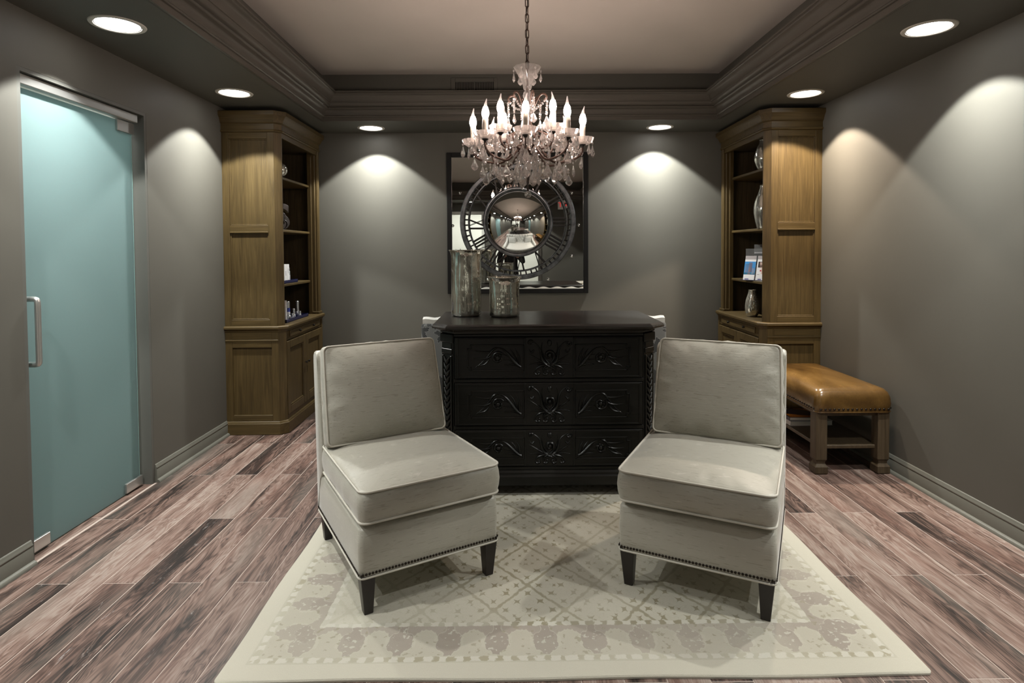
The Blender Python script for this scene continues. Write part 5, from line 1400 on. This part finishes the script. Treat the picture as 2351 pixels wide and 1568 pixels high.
# ------------------------------------------------------------------ the photographer and the tripod (seen in the mirrors)
CLOTH = plain('black_clothing', (0.010, 0.010, 0.011), 0.8); SKINP = plain('skin', (0.50, 0.32, 0.24), 0.5); HAIRP = plain('dark_brown_hair', (0.02, 0.013, 0.01), 0.6); SHOE = plain('black_shoe', (0.012, 0.012, 0.012), 0.4)
def skin_mesh(name, V, Ed, Rr, mats, levels=2, pick=None, root=0):
    me = bpy.data.meshes.new(name); me.from_pydata(V, Ed, [])
    o = bpy.data.objects.new(name, me); COL.objects.link(o)
    md = o.modifiers.new('s', 'SKIN'); md.use_smooth_shade = True
    for i, r in enumerate(Rr): me.skin_vertices[0].data[i].radius = (r if isinstance(r, tuple) else (r, r))
    me.skin_vertices[0].data[root].use_root = True
    sd = o.modifiers.new('d', 'SUBSURF'); sd.levels = levels
    m2 = bpy.data.meshes.new_from_object(o.evaluated_get(bpy.context.evaluated_depsgraph_get())); bpy.data.objects.remove(o)
    m2.name = name; m2.materials.clear()
    for m in mats: m2.materials.append(m)
    for p in m2.polygons:
        p.use_smooth = True
        if pick: p.material_index = pick(p.center)
    return m2
V, Ed, Rr = [], [], []
def jv(p, r, par=None):
    V.append(p); Rr.append(r)
    if par is not None: Ed.append((par, len(V) - 1))
    return len(V) - 1
pel = jv((0, 0, 0.94), (0.150, 0.105)); wa = jv((0, 0.01, 1.08), (0.130, 0.095), pel); chs = jv((0, 0.0, 1.28), (0.155, 0.105), wa); shd = jv((0, -0.005, 1.41), (0.115, 0.075), chs)
nk = jv((0, 0.005, 1.49), 0.052, shd); hd0 = jv((0, 0.025, 1.56), (0.062, 0.075), nk); hd1 = jv((0, 0.02, 1.635), (0.072, 0.088), hd0); hd2 = jv((0, 0.01, 1.70), (0.056, 0.066), hd1)
for s in (-1, 1):
    sh = jv((s * 0.175, 0, 1.385), 0.060, shd); el = jv((s * 0.245, 0.06, 1.13), 0.043, sh); wr = jv((s * 0.105, 0.27, 1.27), 0.028, el)
    pm = jv((s * 0.085, 0.325, 1.305), (0.036, 0.020), wr)
    for k in range(4):
        f0 = jv((s * (0.080 - 0.004), 0.350, 1.285 + k * 0.021), 0.0092, pm); f1 = jv((s * 0.062, 0.372 + (0.004 if k in (1, 2) else 0), 1.288 + k * 0.021), 0.0085, f0); jv((s * 0.042, 0.376, 1.290 + k * 0.020), 0.0075, f1)
    t0 = jv((s * 0.080, 0.315, 1.345), 0.011, pm); jv((s * 0.062, 0.335, 1.362), 0.009, t0)
    hp = jv((s * 0.088, 0, 0.88), 0.085, pel); kn = jv((s * 0.098, 0.015, 0.49), 0.056, hp); an = jv((s * 0.105, -0.02, 0.09), 0.038, kn); toe = jv((s * 0.118, 0.12, 0.035), (0.042, 0.030), an)
pm_ = skin_mesh('person', V, Ed, Rr, [CLOTH, SKINP, SHOE], 2, lambda c: 1 if (c.z > 1.475 or c.y > 0.255) else (2 if c.z < 0.085 else 0))
pr_ = bpy.data.objects.new('person', pm_); COL.objects.link(pr_); pr_.location = (0.07, -0.57, 0)
tag(pr_, 'person in black standing at the tripod camera, seen in the mirror', 'person')
zmin = min(v.co.z for v in pm_.vertices); pr_.location.z = -zmin
b = B()
bmesh.ops.create_uvsphere(b, u_segments=20, v_segments=14, radius=1.0)
for v in list(b.verts): v.co = Vector((v.co.x * 0.088, v.co.y * 0.104 - 0.008, v.co.z * 0.092 + 1.672))
bmesh.ops.delete(b, geom=[v for v in b.verts if v.co.y > 0.055 and v.co.z < 1.70 or v.co.z < 1.60], context='VERTS')
obj('hair', b, HAIRP, pr_, smooth=80)
for s in (-1, 1):
    b = B(); sphere(b, (s * 0.030, 0.100, 1.640), 0.011, 10); obj('eye', b, plain('eye_dark', (0.03, 0.02, 0.02), 0.2), pr_, smooth=80)
    b = B(); sphere(b, (s * 0.079, 0.012, 1.630), 0.020, 10, 0, 1.5); obj('ear', b, SKINP, pr_, smooth=80)
b = B(); loft(b, [[(0.013 * f * math.cos(2 * PI * k / 8), 0.098 + d + 0.012 * f * math.sin(2 * PI * k / 8), z) for k in range(8)] for z, d, f in ((1.655, 0.0, 0.5), (1.625, 0.012, 0.9), (1.612, 0.010, 1.0), (1.604, 0.0, 0.5))]); obj('nose', b, SKINP, pr_, smooth=80)
b = B(); box(b, -0.022, 0.022, 0.094, 0.104, 1.578, 1.587, 0.003, 2); obj('mouth', b, plain('lips', (0.42, 0.16, 0.14), 0.5), pr_)
tp = thing('tripod', 'black camera tripod in front of the person, seen in the mirror', 'tripod', (0.0, -0.13, 0))
for a in (90, 210, 330):
    ca, sa = math.cos(rad(a)), math.sin(rad(a))
    b = B(); tube(b, [(0.025 * ca, 0.025 * sa, 1.22), (0.22 * ca, 0.22 * sa, 0.55), (0.36 * ca, 0.36 * sa, 0.008)], [0.016, 0.013, 0.010], 8); obj('leg', b, DKMETAL, tp)
b = B(); tube(b, [(0, 0, 1.16), (0, 0, 1.30)], 0.014, 10); lathe(b, [(0, 1.22), (0.04, 1.22), (0.04, 1.245), (0, 1.245)], 16); box(b, -0.035, 0.035, -0.03, 0.03, 1.30, 1.325, 0.004); obj('head', b, DKMETAL, tp)
cm = thing('still_camera', 'black still camera mounted on the tripod, seen in the mirror', 'camera', (0.0, -0.13, 1.325))
b = B(); box(b, -0.07, 0.07, -0.035, 0.035, 0.0, 0.095, 0.008, 2); box(b, -0.03, 0.03, -0.03, 0.03, 0.095, 0.122, 0.008, 2); obj('body', b, DKMETAL, cm)
b = B(); loft(b, [[(r * math.cos(2 * PI * k / 24), y, 0.068 + r * math.sin(2 * PI * k / 24)) for k in range(24)] for r, y in ((0.036, 0.035), (0.038, 0.05), (0.038, 0.09), (0.034, 0.095), (0.030, 0.093))]); obj('lens', b, DKMETAL, cm)
